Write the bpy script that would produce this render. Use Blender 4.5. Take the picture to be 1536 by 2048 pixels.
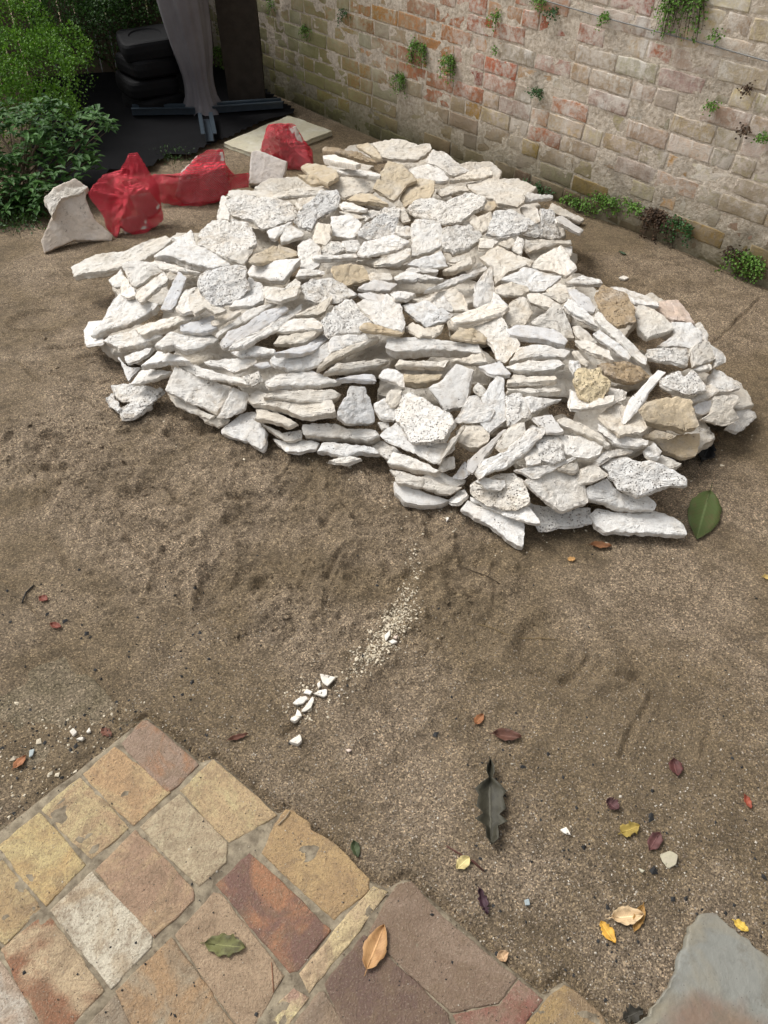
import bpy, bmesh, math, random
import numpy as np
from mathutils import Matrix, Vector
R_ = math.radians
random.seed(7); RNG = np.random.default_rng(11)
scene = bpy.context.scene
for o in list(bpy.data.objects): bpy.data.objects.remove(o)

# ---------------------------------------------------------------- camera, world, sun
CAMH = 1.70                                    # eye height in metres
F_PX, PITCH, ROLL = 1520.1, R_(44.736), R_(1.971)
_R = np.array([[1, 0, 0], [0, -math.sin(PITCH), -math.cos(PITCH)], [0, math.cos(PITCH), -math.sin(PITCH)]])
_Z = np.array([[math.cos(ROLL), -math.sin(ROLL), 0], [math.sin(ROLL), math.cos(ROLL), 0], [0, 0, 1]])
RC = _Z @ _R                                   # world -> camera (x right, y down, z forward)
CAM = np.array([0, 0, CAMH])
cam_d = bpy.data.cameras.new('camera'); cam = bpy.data.objects.new('camera', cam_d); scene.collection.objects.link(cam)
cam_d.sensor_fit = 'VERTICAL'; cam_d.sensor_height = 24; cam_d.lens = 24 * F_PX / 2048
cam_d.clip_start = 0.02; cam_d.clip_end = 400
m = Matrix.Identity(4)
for i in range(3):
    m[i][0] = RC[0][i]; m[i][1] = -RC[1][i]; m[i][2] = -RC[2][i]; m[i][3] = CAM[i]
cam.matrix_world = m
scene.camera = cam
scene.render.resolution_x = 768; scene.render.resolution_y = 1024

SUN_EL, SUN_AZ = R_(52), R_(-62)               # azimuth measured from +Y towards +X
w = bpy.data.worlds.new('World'); scene.world = w; w.use_nodes = True
nt = w.node_tree; bg = nt.nodes['Background']
sky = nt.nodes.new('ShaderNodeTexSky'); sky.sky_type = 'NISHITA'; sky.sun_disc = False
sky.sun_elevation = SUN_EL; sky.sun_rotation = SUN_AZ; sky.air_density = 1.0; sky.dust_density = 4.0; sky.ozone_density = 1.0
hs = nt.nodes.new('ShaderNodeHueSaturation'); hs.inputs['Saturation'].default_value = 0.15
nt.links.new(sky.outputs[0], hs.inputs['Color']); nt.links.new(hs.outputs[0], bg.inputs[0]); bg.inputs[1].default_value = 0.12
sl = bpy.data.lights.new('sun', 'SUN'); sl.energy = 1.6; sl.angle = R_(22); sl.color = (1, .97, .93)
so = bpy.data.objects.new('sun', sl); scene.collection.objects.link(so)
sd = Vector((math.cos(SUN_EL) * math.sin(SUN_AZ), math.cos(SUN_EL) * math.cos(SUN_AZ), math.sin(SUN_EL)))
so.rotation_euler = sd.to_track_quat('Z', 'Y').to_euler()
scene.view_settings.view_transform = 'Standard'; scene.view_settings.look = 'None'
scene.view_settings.gamma = 1; scene.view_settings.use_curve_mapping = False
scene.view_settings.exposure = 0.55

# ---------------------------------------------------------------- helpers
WY = R_(-47.128); WD = np.array([math.cos(WY), math.sin(WY)]); WN = np.array([-WD[1], WD[0]]); WALL_D = 2.064 * CAMH
PY = R_(50.793); PA = np.array([math.cos(PY), math.sin(PY)]); PB = np.array([-PA[1], PA[0]])
def ray(u, v): return RC.T @ np.array([(u - 768) / F_PX, (v - 1024) / F_PX, 1.0])
def sstep(a, b, x):
    t = np.clip((x - a) / (b - a), 0, 1); return t * t * (3 - 2 * t)
def gz(x, y):                                  # the yard falls gently towards the far corner
    s = np.asarray(x) * WD[0] + np.asarray(y) * WD[1]
    return -0.085 * sstep(-2.3, -4.2, s) - 0.0
def at(u, v, h=0.0):
    """where the pixel's ray meets the ground raised by h"""
    d = ray(u, v); z = h
    for _ in range(6):
        P = CAM + d * ((z - CAMH) / d[2]); z = h + float(gz(P[0], P[1]))
    return CAM + d * ((z - CAMH) / d[2])
def on_wall(u, v, off=0.0):
    d = ray(u, v); t = (WALL_D - off) / (d[:2] @ WN); return CAM + d * t
def wall_pt(s, z, off=0.0):
    p = WD * s + WN * (WALL_D - off); return np.array([p[0], p[1], z])
def to_px(P):
    c = RC @ (np.asarray(P, float) - CAM); return np.array([768 + F_PX * c[0] / c[2], 1024 + F_PX * c[1] / c[2]]), c[2]

def _hash(ix, iy, iz, seed):
    n = (ix * 374761393 + iy * 668265263 + iz * 2147483647 + seed * 1274126177) & 0xffffffff
    n = ((n ^ (n >> 13)) * 1274126177) & 0xffffffff
    n = ((n ^ (n >> 16)) * 2246822519) & 0xffffffff
    return ((n ^ (n >> 15)) & 0xffffff) / float(0xffffff) * 2 - 1
def vnoise(P, seed=0):
    P = np.asarray(P, float); i = np.floor(P).astype(np.int64); f = P - i; f = f * f * (3 - 2 * f)
    out = 0
    for dx in (0, 1):
        for dy in (0, 1):
            for dz in (0, 1):
                wgt = (f[:, 0] if dx else 1 - f[:, 0]) * (f[:, 1] if dy else 1 - f[:, 1]) * (f[:, 2] if dz else 1 - f[:, 2])
                out = out + wgt * _hash(i[:, 0] + dx, i[:, 1] + dy, i[:, 2] + dz, seed)
    return out
def fbm(P, octv=4, seed=0, gain=.5, lac=2.07):
    P = np.asarray(P, float); a = 1; s = 0
    for k in range(octv): s = s + a * vnoise(P * (lac ** k) + k * 17.3, seed + k); a *= gain
    return s
def P3(x, y, z=0.0): return np.stack([x, y, np.full_like(x, z)], -1)

def mesh_obj(name, V, Fc, mat=None, parent=None, smooth=False, loc=None):
    me = bpy.data.meshes.new(name)
    V = np.asarray(V, float)
    if loc is not None: V = V - np.asarray(loc)
    me.from_pydata(V.tolist(), [], Fc if isinstance(Fc, list) else Fc.tolist())
    if smooth: me.polygons.foreach_set('use_smooth', [True] * len(me.polygons))
    me.update()
    o = bpy.data.objects.new(name, me); scene.collection.objects.link(o)
    if loc is not None: o.location = loc
    if mat: me.materials.append(mat)
    if parent: o.parent = parent
    return o
def tag(o, label=None, cat=None, group=None, kind=None):
    if label: o['label'] = label
    if cat: o['category'] = cat
    if group: o['group'] = group
    if kind: o['kind'] = kind
    return o
def empty(name, loc, label, cat, group=None):
    o = bpy.data.objects.new(name, None); scene.collection.objects.link(o); o.location = loc; o.empty_display_size = .05
    return tag(o, label, cat, group)
def child(o, parent):
    """parent o keeping its world place (o's location is in world axes)"""
    o.parent = parent; o.location = Vector(o.location) - Vector(parent.location); return o
def merge(parts):
    V = []; Fc = []; n = 0
    for v, f in parts:
        V.append(np.asarray(v, float)); Fc += [tuple(i + n for i in q) for q in f]; n += len(v)
    return np.concatenate(V), Fc
def box(c, sx, sy, sz, ax=(1, 0, 0), ay=(0, 1, 0), az=(0, 0, 1)):
    ax, ay, az = (np.asarray(a, float) for a in (ax, ay, az)); c = np.asarray(c, float)
    v = [c + ax * sx * i + ay * sy * j + az * sz * k for i in (-.5, .5) for j in (-.5, .5) for k in (-.5, .5)]
    return v, [(0, 1, 3, 2), (4, 6, 7, 5), (0, 4, 5, 1), (2, 3, 7, 6), (0, 2, 6, 4), (1, 5, 7, 3)]
def tube(path, rad, n=8, cap=True):
    path = np.asarray(path, float); rad = np.broadcast_to(np.asarray(rad, float), (len(path),))
    V = []; Fc = []; t = np.gradient(path, axis=0); t /= np.linalg.norm(t, axis=1)[:, None] + 1e-9
    u = np.cross(t[0], [0.31, 0.2, .93]); u /= np.linalg.norm(u)
    for i, p in enumerate(path):
        u = u - t[i] * (u @ t[i]); u /= np.linalg.norm(u) + 1e-9; b = np.cross(t[i], u)
        for k in range(n):
            a = 2 * math.pi * k / n; V.append(p + rad[i] * (u * math.cos(a) + b * math.sin(a)))
    for i in range(len(path) - 1):
        for k in range(n): Fc.append((i * n + k, i * n + (k + 1) % n, (i + 1) * n + (k + 1) % n, (i + 1) * n + k))
    if cap: Fc.append(tuple(range(n))[::-1]); Fc.append(tuple((len(path) - 1) * n + k for k in range(n)))
    return V, Fc

# ---------------------------------------------------------------- materials
class NT:
    def __init__(s, name, rough=.85, spec=.3):
        s.m = bpy.data.materials.new(name); s.m.use_nodes = True; s.t = s.m.node_tree; s.b = s.t.nodes['Principled BSDF']
        s.b.inputs['Roughness'].default_value = rough; s.b.inputs['Specular IOR Level'].default_value = spec
        s.tc = s.t.nodes.new('ShaderNodeTexCoord'); s.oi = s.t.nodes.new('ShaderNodeObjectInfo')
    def n(s, typ, **kw):
        x = s.t.nodes.new(typ)
        for k, v in kw.items(): setattr(x, k, v)
        return x
    def L(s, a, b): s.t.links.new(a, b)
    def coord(s, kind='Object', rnd=False, scale=(1, 1, 1)):
        mp = s.n('ShaderNodeMapping'); mp.inputs['Scale'].default_value = scale; s.L(s.tc.outputs[kind], mp.inputs[0])
        if rnd:
            cx = s.n('ShaderNodeMath', operation='MULTIPLY'); s.L(s.oi.outputs['Random'], cx.inputs[0]); cx.inputs[1].default_value = 57.0
            s.L(cx.outputs[0], mp.inputs['Location'])
        return mp.outputs[0]
    def noise(s, co, scale, detail=5, rough=.6, dist=0):
        x = s.n('ShaderNodeTexNoise'); x.inputs['Scale'].default_value = scale; x.inputs['Detail'].default_value = detail
        x.inputs['Roughness'].default_value = rough; x.inputs['Distortion'].default_value = dist; s.L(co, x.inputs['Vector']); return x.outputs[0]
    def vor(s, co, scale, feat='F1', out='Distance', rnd=1.0):
        x = s.n('ShaderNodeTexVoronoi'); x.feature = feat; x.inputs['Scale'].default_value = scale; x.inputs['Randomness'].default_value = rnd
        s.L(co, x.inputs['Vector']); return x.outputs[out]
    def ramp(s, f, *stops):
        x = s.n('ShaderNodeValToRGB'); e = x.color_ramp.elements
        while len(e) < len(stops): e.new(.5)
        for i, (p, c) in enumerate(stops):
            e[i].position = p; e[i].color = (c, c, c, 1) if np.isscalar(c) else tuple(c) + (1,)
        s.L(f, x.inputs[0]); return x.outputs[0]
    def mix(s, f, a, b, mode='MIX'):
        x = s.n('ShaderNodeMix'); x.data_type = 'RGBA'; x.blend_type = mode; x.clamp_result = False
        for v, i in ((f, 0), (a, 6), (b, 7)):
            if hasattr(v, 'links') or hasattr(v, 'is_output'): s.L(v, x.inputs[i])
            else: x.inputs[i].default_value = v if (i == 0) else tuple(v) + (1,)
        return x.outputs[2]
    def math(s, op, a, b=0.0, clamp=False):
        x = s.n('ShaderNodeMath', operation=op); x.use_clamp = clamp
        for v, i in ((a, 0), (b, 1)):
            if hasattr(v, 'is_output'): s.L(v, x.inputs[i])
            else: x.inputs[i].default_value = v
        return x.outputs[0]
    def bump(s, h, dist=.003, strength=1.0, prev=None):
        x = s.n('ShaderNodeBump'); x.inputs['Distance'].default_value = dist; x.inputs['Strength'].default_value = strength; s.L(h, x.inputs['Height'])
        if prev: s.L(prev, x.inputs['Normal'])
        return x.outputs[0]
    def done(s, col=None, nrm=None, rough=None):
        if col is not None:
            if hasattr(col, 'is_output'): s.L(col, s.b.inputs['Base Color'])
            else: s.b.inputs['Base Color'].default_value = tuple(col) + (1,)
        if nrm is not None: s.L(nrm, s.b.inputs['Normal'])
        if rough is not None: s.L(rough, s.b.inputs['Roughness'])
        return s.m

def stone_mat(name, pits=0.3, blotch=.35, bumpy=1.0):
    t = NT(name, .9, .2); co = t.coord('Object', True); base = t.oi.outputs['Color']
    n1 = t.noise(co, 9, 5, .62, .4); n2 = t.noise(co, 45, 4, .65); n3 = t.noise(co, 220, 3, .6)
    c = t.mix(t.math('MULTIPLY', t.ramp(n1, (.45, 0), (.68, 1)), blotch), base, (.60, .48, .32))
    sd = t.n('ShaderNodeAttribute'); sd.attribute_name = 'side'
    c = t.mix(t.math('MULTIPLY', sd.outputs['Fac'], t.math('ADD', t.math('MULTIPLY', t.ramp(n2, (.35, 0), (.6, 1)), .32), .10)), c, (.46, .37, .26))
    c = t.mix(t.math('MULTIPLY', t.ramp(n2, (.5, 0), (.68, 1)), .45), c, (.42, .36, .29))
    c = t.mix(t.math('MULTIPLY', t.ramp(n3, (.55, 0), (.7, 1)), .35), c, (.30, .25, .20))
    c = t.mix(t.ramp(n1, (.25, .4), (.5, 0)), c, (.70, .685, .655))
    # travertine pits, clustered
    v = t.vor(co, 120, rnd=1); cl = t.noise(co, 26, 3, .6)
    pit = t.math('MULTIPLY', t.ramp(v, (.13, 1), (.30, 0)), t.ramp(cl, (.60 - pits * .22, 0), (.68 - pits * .2, 1)))
    v2 = t.vor(co, 48, rnd=1); pit2 = t.math('MULTIPLY', t.ramp(v2, (.06, 1), (.15, 0)), t.ramp(cl, (.62 - pits * .22, 0), (.70 - pits * .2, 1)))
    pit = t.math('MAXIMUM', pit, pit2)
    c = t.mix(t.math('MULTIPLY', pit, .8), c, (.12, .09, .065))
    h = t.math('ADD', t.math('MULTIPLY', n2, .55 * bumpy), t.math('MULTIPLY', n3, .22 * bumpy)); h = t.math('SUBTRACT', h, t.math('MULTIPLY', pit, .5))
    return t.done(c, t.bump(h, .010, 1.0, t.bump(n1, .012, .35 * bumpy)))
M_ROUGH = stone_mat('limestone rough', .12, .22, 1.0)
M_PIT = stone_mat('limestone pitted', 1.0, .2, 1.7)
M_SAWN = stone_mat('limestone smooth', .15, .15, .25)

def simple(name, col, rough=.8, spec=.3, nscale=20, var=.35, bd=.002, bs=60, dark=(.4, .4, .4)):
    t = NT(name, rough, spec); co = t.coord('Object'); n = t.noise(co, nscale, 5, .6)
    c = t.mix(t.math('MULTIPLY', t.ramp(n, (.4, 0), (.7, 1)), var), col, tuple(a * b for a, b in zip(col, dark)))
    return t.done(c, t.bump(t.noise(co, bs, 4, .6), bd, .8))
# ---------------------------------------------------------------- ground
PILE_FRONT = [(205, 545), (170, 690), (250, 780), (300, 840), (430, 870), (530, 905), (620, 900), (690, 928), (765, 925), (800, 1005), (900, 1010), (925, 1035), (1045, 1095), (1090, 1055), (1190, 1055), (1372, 1075), (1370, 985), (1400, 915), (1500, 860), (1508, 820), (1480, 760)]
PILE_BACK = [(1440, 690), (1395, 635), (1320, 590), (1200, 560), (1165, 470), (1150, 440), (1060, 375), (960, 325), (860, 300), (720, 285), (650, 300), (600, 350), (470, 390), (400, 450), (300, 500)]
foot = [at(u, v, .02)[:2] for u, v in PILE_FRONT] + [at(u, v, .07)[:2] for u, v in PILE_BACK]
foot = np.array(foot)
def poly_sd(P, poly):
    """signed distance, positive inside"""
    P = np.asarray(P, float); n = len(poly); d = np.full(len(P), 1e9); ins = np.zeros(len(P), bool)
    for i in range(n):
        a = poly[i]; b = poly[(i + 1) % n]; e = b - a; w_ = P - a
        t = np.clip((w_ @ e) / (e @ e), 0, 1); q = w_ - t[:, None] * e; d = np.minimum(d, (q ** 2).sum(1))
        c = ((a[1] <= P[:, 1]) != (b[1] <= P[:, 1])) & (P[:, 0] < (b[0] - a[0]) * (P[:, 1] - a[1]) / (b[1] - a[1] + 1e-12) + a[0])
        ins ^= c
    d = np.sqrt(d); return np.where(ins, d, -d)
PILE_H = 0.27
def pile_h(x, y):
    d = poly_sd(np.stack([np.atleast_1d(x), np.atleast_1d(y)], 1), foot)
    return gz(np.atleast_1d(x), np.atleast_1d(y)) + .03 + PILE_H * (1 - np.exp(-np.clip(d, 0, 9) / .17)) * sstep(-.02, .1, d)

# sand sheet: fine near the camera and the pile, stretching out to the horizon
def axis(lo, hi, st, far):
    a = np.arange(lo, hi, st); out = [hi]
    while out[-1] < far: out.append(out[-1] + max(st, (out[-1] - hi) * .35 + st))
    neg = [lo - st]
    while neg[-1] > -far: neg.append(neg[-1] - max(st, (lo - neg[-1]) * .35 + st))
    return np.concatenate([neg[::-1], a, out])
gx = axis(-1.9, 2.1, .0075, 90); gy = axis(.15, 3.4, .0075, 90)
X, Y = np.meshgrid(gx, gy); xf, yf = X.ravel(), Y.ravel()
Zg = gz(xf, yf)
near = (np.abs(xf) < 3.2) & (yf < 6) & (yf > -.5)
xn, yn = xf[near], yf[near]
PAVE = np.array([at(u, v)[:2] for u, v in [(-160, 1790), (292, 1439), (400, 1528), (427, 1520), (555, 1632), (572, 1623), (738, 1765), (775, 1782), (812, 1762), (1035, 1955), (1090, 2000), (1130, 1968), (1225, 2060), (1100, 2300), (-400, 2300)]])
def sand_relief(x, y):
    h = .010 * fbm(P3(x * 2.3, y * 2.3), 3, 3)
    gr_ = fbm(P3(x * 70, y * 70), 3, 15, .65)
    df = -poly_sd(np.stack([x, y], 1), foot); zone = sstep(.95, .45, df) * sstep(.75, .2, x) * sstep(-1, 0, 1.9 - y)
    act = sstep(-.25, .35, fbm(P3(x * 1.9, y * 1.9), 2, 21) + zone * .55 - .12) * (.25 + .75 * zone)     # crumbly, trampled ground before the pile
    h += (.12 + act) * .0062 * fbm(P3(x * 9 + 3 * vnoise(P3(x * 3, y * 3), 51), y * 13), 5, 5, .62)
    r = 1 - np.abs(fbm(P3(x * 7, y * 5), 3, 31)) * 2.2
    h += act * .012 * np.clip(r, 0, 1) ** 4
    cl = fbm(P3(x * 34, y * 34), 3, 8, .6); h += (.3 + act) * .0028 * cl + act * .008 * np.clip(cl - .1, 0, 2)
    h += (.25 + act * 1.6) * .0016 * gr_ + act * .0035 * np.clip(vnoise(P3(x * 48, y * 48), 19) - .35, 0, 1) * 2.2
    return h
h = sand_relief(xn, yn)
GROOVES = [((315, 868), (455, 858), .022, .016), ((650, 1165), (690, 1090), .007, .007), ((75, 745), (240, 775), .006, .007), ((150, 790), (225, 835), .006, .007), ((600, 1170), (618, 1125), .005, .006),
           ((915, 1130), (1000, 1168), .007, .008), ((1000, 1168), (985, 1215), .006, .007), ((1240, 1535), (1270, 1440), .008, .008), ((1270, 1440), (1315, 1385), .008, .007), ((1120, 1370), (1160, 1350), .012, .008), ((1180, 1290), (1165, 1350), .010, .009),
           ((1050, 1345), (1150, 1365), .012, .009), ((1200, 1365), (1290, 1350), .012, .009), ((1285, 1350), (1250, 1300), .010, .007), ((1460, 655), (1530, 590), .008, .008), ((1480, 640), (1420, 690), .006, .007),
           ((560, 1465), (600, 1440), .010, .01), ((700, 1440), (790, 1500), .03, .009), ((0, 660), (130, 655), .010, .008), ((60, 860), (210, 905), .014, .01), ((200, 940), (330, 920), .012, .008), ((420, 1010), (560, 990), .016, .010), ((250, 1060), (330, 1150), .014, .01), ((430, 1100), (540, 1150), .018, .012), ((500, 1170), (600, 1150), .016, .011), ((330, 960), (380, 1010), .014, .01), ((150, 1150), (100, 1060), .014, .009), ((700, 1000), (640, 1050), .014, .009), ((1400, 1520), (1420, 1450), .007, .006),
           ((80, 700), (180, 690), .010, .009), ((30, 720), (90, 770), .008, .008), ((190, 765), (290, 770), .009, .009), ((140, 720), (215, 705), .014, .010)]
for a, b, wd, dp in GROOVES:
    A = at(*a)[:2]; B = at(*b)[:2]; e = B - A; Ln = np.linalg.norm(e); p = np.stack([xn, yn], 1) - A
    t = np.clip(p @ e / Ln ** 2, 0, 1); q = p - t[:, None] * e
    wob = .006 * vnoise(P3(t * Ln * 22, t * 0 + dp * 999), 4)
    nn = np.array([-e[1], e[0]]) / Ln
    d = np.abs(q @ nn + wob) + np.linalg.norm(q - (q @ nn)[:, None] * nn, axis=1)
    tap = np.clip(np.minimum(t, 1 - t) * 6, 0.15, 1)
    h -= dp * 1.15 * tap * np.exp(-(d / wd) ** 2) - dp * .45 * tap * np.exp(-((d - 1.9 * wd) / (wd * .8)) ** 2)
# foot prints and shallow hollows
for u, v, ru, dp in [(1120, 1300, .13, .012), (1215, 1330, .075, -.006), (80, 640, .12, .010), (950, 1150, .10, .010), (330, 1010, .16, .012), (560, 1060, .18, .012), (760, 1130, .12, .008), (150, 900, .14, .01), (470, 1180, .12, .011), (800, 1380, .10, .006), (1000, 1420, .12, .006)]:
    c = at(u, v)[:2]; d = np.hypot(xn - c[0], (yn - c[1])) / ru; d = d + .18 * vnoise(P3(xn * 12, yn * 12), 77)
    h -= dp * sstep(1.0, .7, d) - dp * .6 * np.exp(-((d - 1.12) / .14) ** 2)
sdp = poly_sd(np.stack([xn, yn], 1), PAVE)
h = np.where(sdp > -.02, h * .3 - .012 - .03 * sstep(0.0, .05, sdp), h * sstep(.0, .12, -sdp) + h * .3 * (1 - sstep(0, .12, -sdp)) - .006 * (1 - sstep(0, .04, -sdp)))
# the old cement path under the sand at the left
CEM = np.array([at(u, v)[:2] for u, v in [(-260, 1330), (-20, 1150), (30, 1180), (92, 1252), (150, 1320), (192, 1362), (238, 1412), (232, 1455), (290, 1440), (0, 1680), (-300, 1900)]])
sdc = poly_sd(np.stack([xn, yn], 1), CEM)
cemcov = sstep(-.75, .15, fbm(P3(xn * 5, yn * 5), 4, 61)) * .013 + .004
h = np.where(sdc > 0, h * .35 + cemcov - .006, h)
GREY = np.array([at(u, v)[:2] for u, v in [(1394, 1831), (1424, 1829), (1560, 1935), (1720, 2300), (1180, 2120), (1272, 2048), (1300, 2022), (1335, 1978), (1363, 1900), (1370, 1870)]])
sdg = poly_sd(np.stack([xn, yn], 1), GREY); h = np.where(sdg > -.01, h * .4 - .022 * sstep(-.01, .03, sdg), h)
# sand banked up unseen beneath the heart of the pile
dfo = poly_sd(np.stack([xn, yn], 1), foot); core = pile_h(xn, yn) - gz(xn, yn) - .03 - .135
h = np.where(dfo > .06, np.maximum(h, core * sstep(.06, .16, dfo)), h)
Zg[near] += h
nx, ny = len(gx), len(gy)
idx = np.arange(nx * ny).reshape(ny, nx)
q = np.stack([idx[:-1, :-1].ravel(), idx[:-1, 1:].ravel(), idx[1:, 1:].ravel(), idx[1:, :-1].ravel()], 1)
me = bpy.data.meshes.new('sand_ground'); me.vertices.add(nx * ny); me.vertices.foreach_set('co', np.stack([xf, yf, Zg], 1).ravel())
me.loops.add(len(q) * 4); me.loops.foreach_set('vertex_index', q.ravel().astype(np.int32)); me.polygons.add(len(q))
me.polygons.foreach_set('loop_start', np.arange(0, len(q) * 4, 4, dtype=np.int32)); me.polygons.foreach_set('use_smooth', np.ones(len(q), bool)); me.update(calc_edges=True)
ground = bpy.data.objects.new('sand_ground', me); scene.collection.objects.link(ground); tag(ground, kind='structure')
ZG2 = Zg.reshape(ny, nx)
def ground_z(x, y):
    i = np.clip(np.searchsorted(gx, x) - 1, 0, nx - 2); j = np.clip(np.searchsorted(gy, y) - 1, 0, ny - 2)
    fx = (x - gx[i]) / (gx[i + 1] - gx[i]); fy = (y - gy[j]) / (gy[j + 1] - gy[j])
    return (ZG2[j, i] * (1 - fx) + ZG2[j, i + 1] * fx) * (1 - fy) + (ZG2[j + 1, i] * (1 - fx) + ZG2[j + 1, i + 1] * fx) * fy
def gat(u, v, h=0.0):
    """a point on the real sand surface"""
    d = ray(u, v); z = at(u, v)[2]
    for _ in range(5):
        P = CAM + d * ((z + h - CAMH) / d[2]); z = float(ground_z(P[0], P[1]))
    return CAM + d * ((z + h - CAMH) / d[2])

def sand_mat():
    t = NT('wet building sand', .85, .35); co = t.coord('Object')
    v = t.vor(co, 300, out='Color'); sep = t.n('ShaderNodeSeparateColor'); t.L(v, sep.inputs[0])
    big = t.noise(co, 1.6, 4, .55, .3); mid = t.noise(co, 9, 8, .72); fine = t.noise(co, 120, 3, .7)
    base = t.mix(t.ramp(big, (.44, 0), (.56, 1)), (.30, .227, .14), (.42, .33, .235))
    base = t.mix(t.math('MULTIPLY', t.ramp(mid, (.45, 0), (.62, 1)), .5), base, (.135, .100, .060))
    g = t.ramp(sep.outputs[0], (.0, (.26, .23, .20)), (.25, (.66, .63, .58)), (.6, (1.0, .98, .94)), (.86, (1.55, 1.5, 1.4)), (1., (2.7, 2.6, 2.4)))
    g = t.mix(t.ramp(big, (.35, .40), (.6, .85)), (1, 1, 1), g)
    c = t.mix(1.0, base, g, 'MULTIPLY')
    c = t.mix(t.math('MULTIPLY', t.ramp(t.noise(co, 38, 5, .75), (.50, 0), (.62, 1)), .4), c, (.11, .082, .052))
    # dark grit here and there
    v2 = t.vor(co, 60); gr = t.math('MULTIPLY', t.ramp(v2, (.10, 1), (.16, 0)), t.ramp(t.noise(co, 5, 3, .6), (.52, 0), (.62, 1)))
    c = t.mix(t.math('MULTIPLY', gr, .8), c, (.03, .03, .028))
    hgt = t.math('ADD', t.math('MULTIPLY', sep.outputs[1], .5), fine)
    return t.done(c, t.bump(hgt, .006, 1.0, t.bump(t.noise(co, 60, 6, .75), .014, .9)))
ground.data.materials.append(sand_mat())
# ---------------------------------------------------------------- brick garden wall
wall = empty('brick_wall', tuple(wall_pt(-3.0, 0)), 'old weathered brick garden wall with lime bloom and small ferns behind the stone pile', 'wall')
COURSE = .049 * CAMH; Z0 = 0.0
S0, S1, ROWS = -8.6, 2.6, 24
def brick_mat():
    t = NT('old painted brick', .92, .15); co = t.coord('Object'); ge = t.n('ShaderNodeNewGeometry'); base = t.oi.outputs['Color']
    pos = ge.outputs['Position']; sx = t.n('ShaderNodeSeparateXYZ'); t.L(pos, sx.inputs[0]); z = sx.outputs[2]
    n1 = t.noise(pos, 3.6, 6, .68, .5); n2 = t.noise(pos, 38, 5, .72); n3 = t.noise(pos, 2.0, 3, .5)
    c = t.mix(t.math('MULTIPLY', t.ramp(n2, (.42, 0), (.62, 1)), .6), base, (.24, .17, .11))
    lime = t.math('MULTIPLY', t.ramp(t.math('ADD', t.math('MULTIPLY', n1, .6), t.math('MULTIPLY', n2, .45)), (.47, 0), (.60, .72)), t.ramp(z, (.05, .25), (.35, 1)))
    c = t.mix(lime, c, t.mix(t.ramp(n3, (.4, 0), (.6, 1)), (.68, .59, .52), (.74, .70, .62)))
    stv = t.noise(t.coord('Object', scale=(1, 1, .35)), 7, 5, .7); c = t.mix(t.math('MULTIPLY', t.ramp(stv, (.56, 0), (.66, .75)), t.ramp(z, (.1, .0), (.5, 1))), c, (.74, .70, .64))
    # green algae and damp near the foot (a real stain, thicker where the wall is lowest)
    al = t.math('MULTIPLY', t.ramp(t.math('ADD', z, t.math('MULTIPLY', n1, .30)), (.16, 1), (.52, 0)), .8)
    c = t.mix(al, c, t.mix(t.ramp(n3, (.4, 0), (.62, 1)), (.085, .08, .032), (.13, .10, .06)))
    dt = t.n('ShaderNodeVectorMath', operation='DOT_PRODUCT'); t.L(pos, dt.inputs[0]); dt.inputs[1].default_value = (WD[0], WD[1], 0)
    lf = t.n('ShaderNodeMapRange'); lf.inputs['From Min'].default_value = -3.7; lf.inputs['From Max'].default_value = -4.9; t.L(t.math('ADD', dt.outputs['Value'], t.math('MULTIPLY', n1, -.9)), lf.inputs['Value'])
    c = t.mix(t.math('MULTIPLY', lf.outputs[0], t.math('MULTIPLY', t.ramp(n2, (.3, .4), (.6, 1)), .7)), c, (.24, .24, .085))
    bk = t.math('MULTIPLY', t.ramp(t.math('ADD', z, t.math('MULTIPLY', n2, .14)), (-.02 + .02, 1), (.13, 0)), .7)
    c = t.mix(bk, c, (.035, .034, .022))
    sp = t.ramp(t.vor(pos, 70), (.05, 1), (.12, 0)); c = t.mix(t.math('MULTIPLY', t.math('MULTIPLY', sp, t.ramp(n1, (.45, 0), (.6, 1))), .6), c, (.07, .055, .04))
    h = t.math('ADD', t.math('MULTIPLY', n2, .8), t.math('MULTIPLY', t.noise(pos, 160, 3, .6), .3))
    return t.done(c, t.bump(h, .006, .9))
def mortar_mat():
    t = NT('lime mortar', .95, .1); ge = t.n('ShaderNodeNewGeometry'); pos = ge.outputs['Position']; sx = t.n('ShaderNodeSeparateXYZ'); t.L(pos, sx.inputs[0]); z = sx.outputs[2]
    n1 = t.noise(pos, 7, 5, .65); n2 = t.noise(pos, 50, 4, .7)
    c = t.mix(t.ramp(n2, (.35, 0), (.6, 1)), (.40, .33, .25), (.66, .58, .48))
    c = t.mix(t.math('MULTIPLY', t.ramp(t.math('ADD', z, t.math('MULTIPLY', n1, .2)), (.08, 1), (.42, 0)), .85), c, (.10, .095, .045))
    c = t.mix(t.math('MULTIPLY', t.ramp(t.noise(pos, 4, 4, .7), (.55, 0), (.7, 1)), .5), c, (.08, .07, .05))
    return t.done(c, t.bump(t.math('ADD', n2, n1), .008, .9))
M_BRICK, M_MORT = brick_mat(), mortar_mat()
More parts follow.
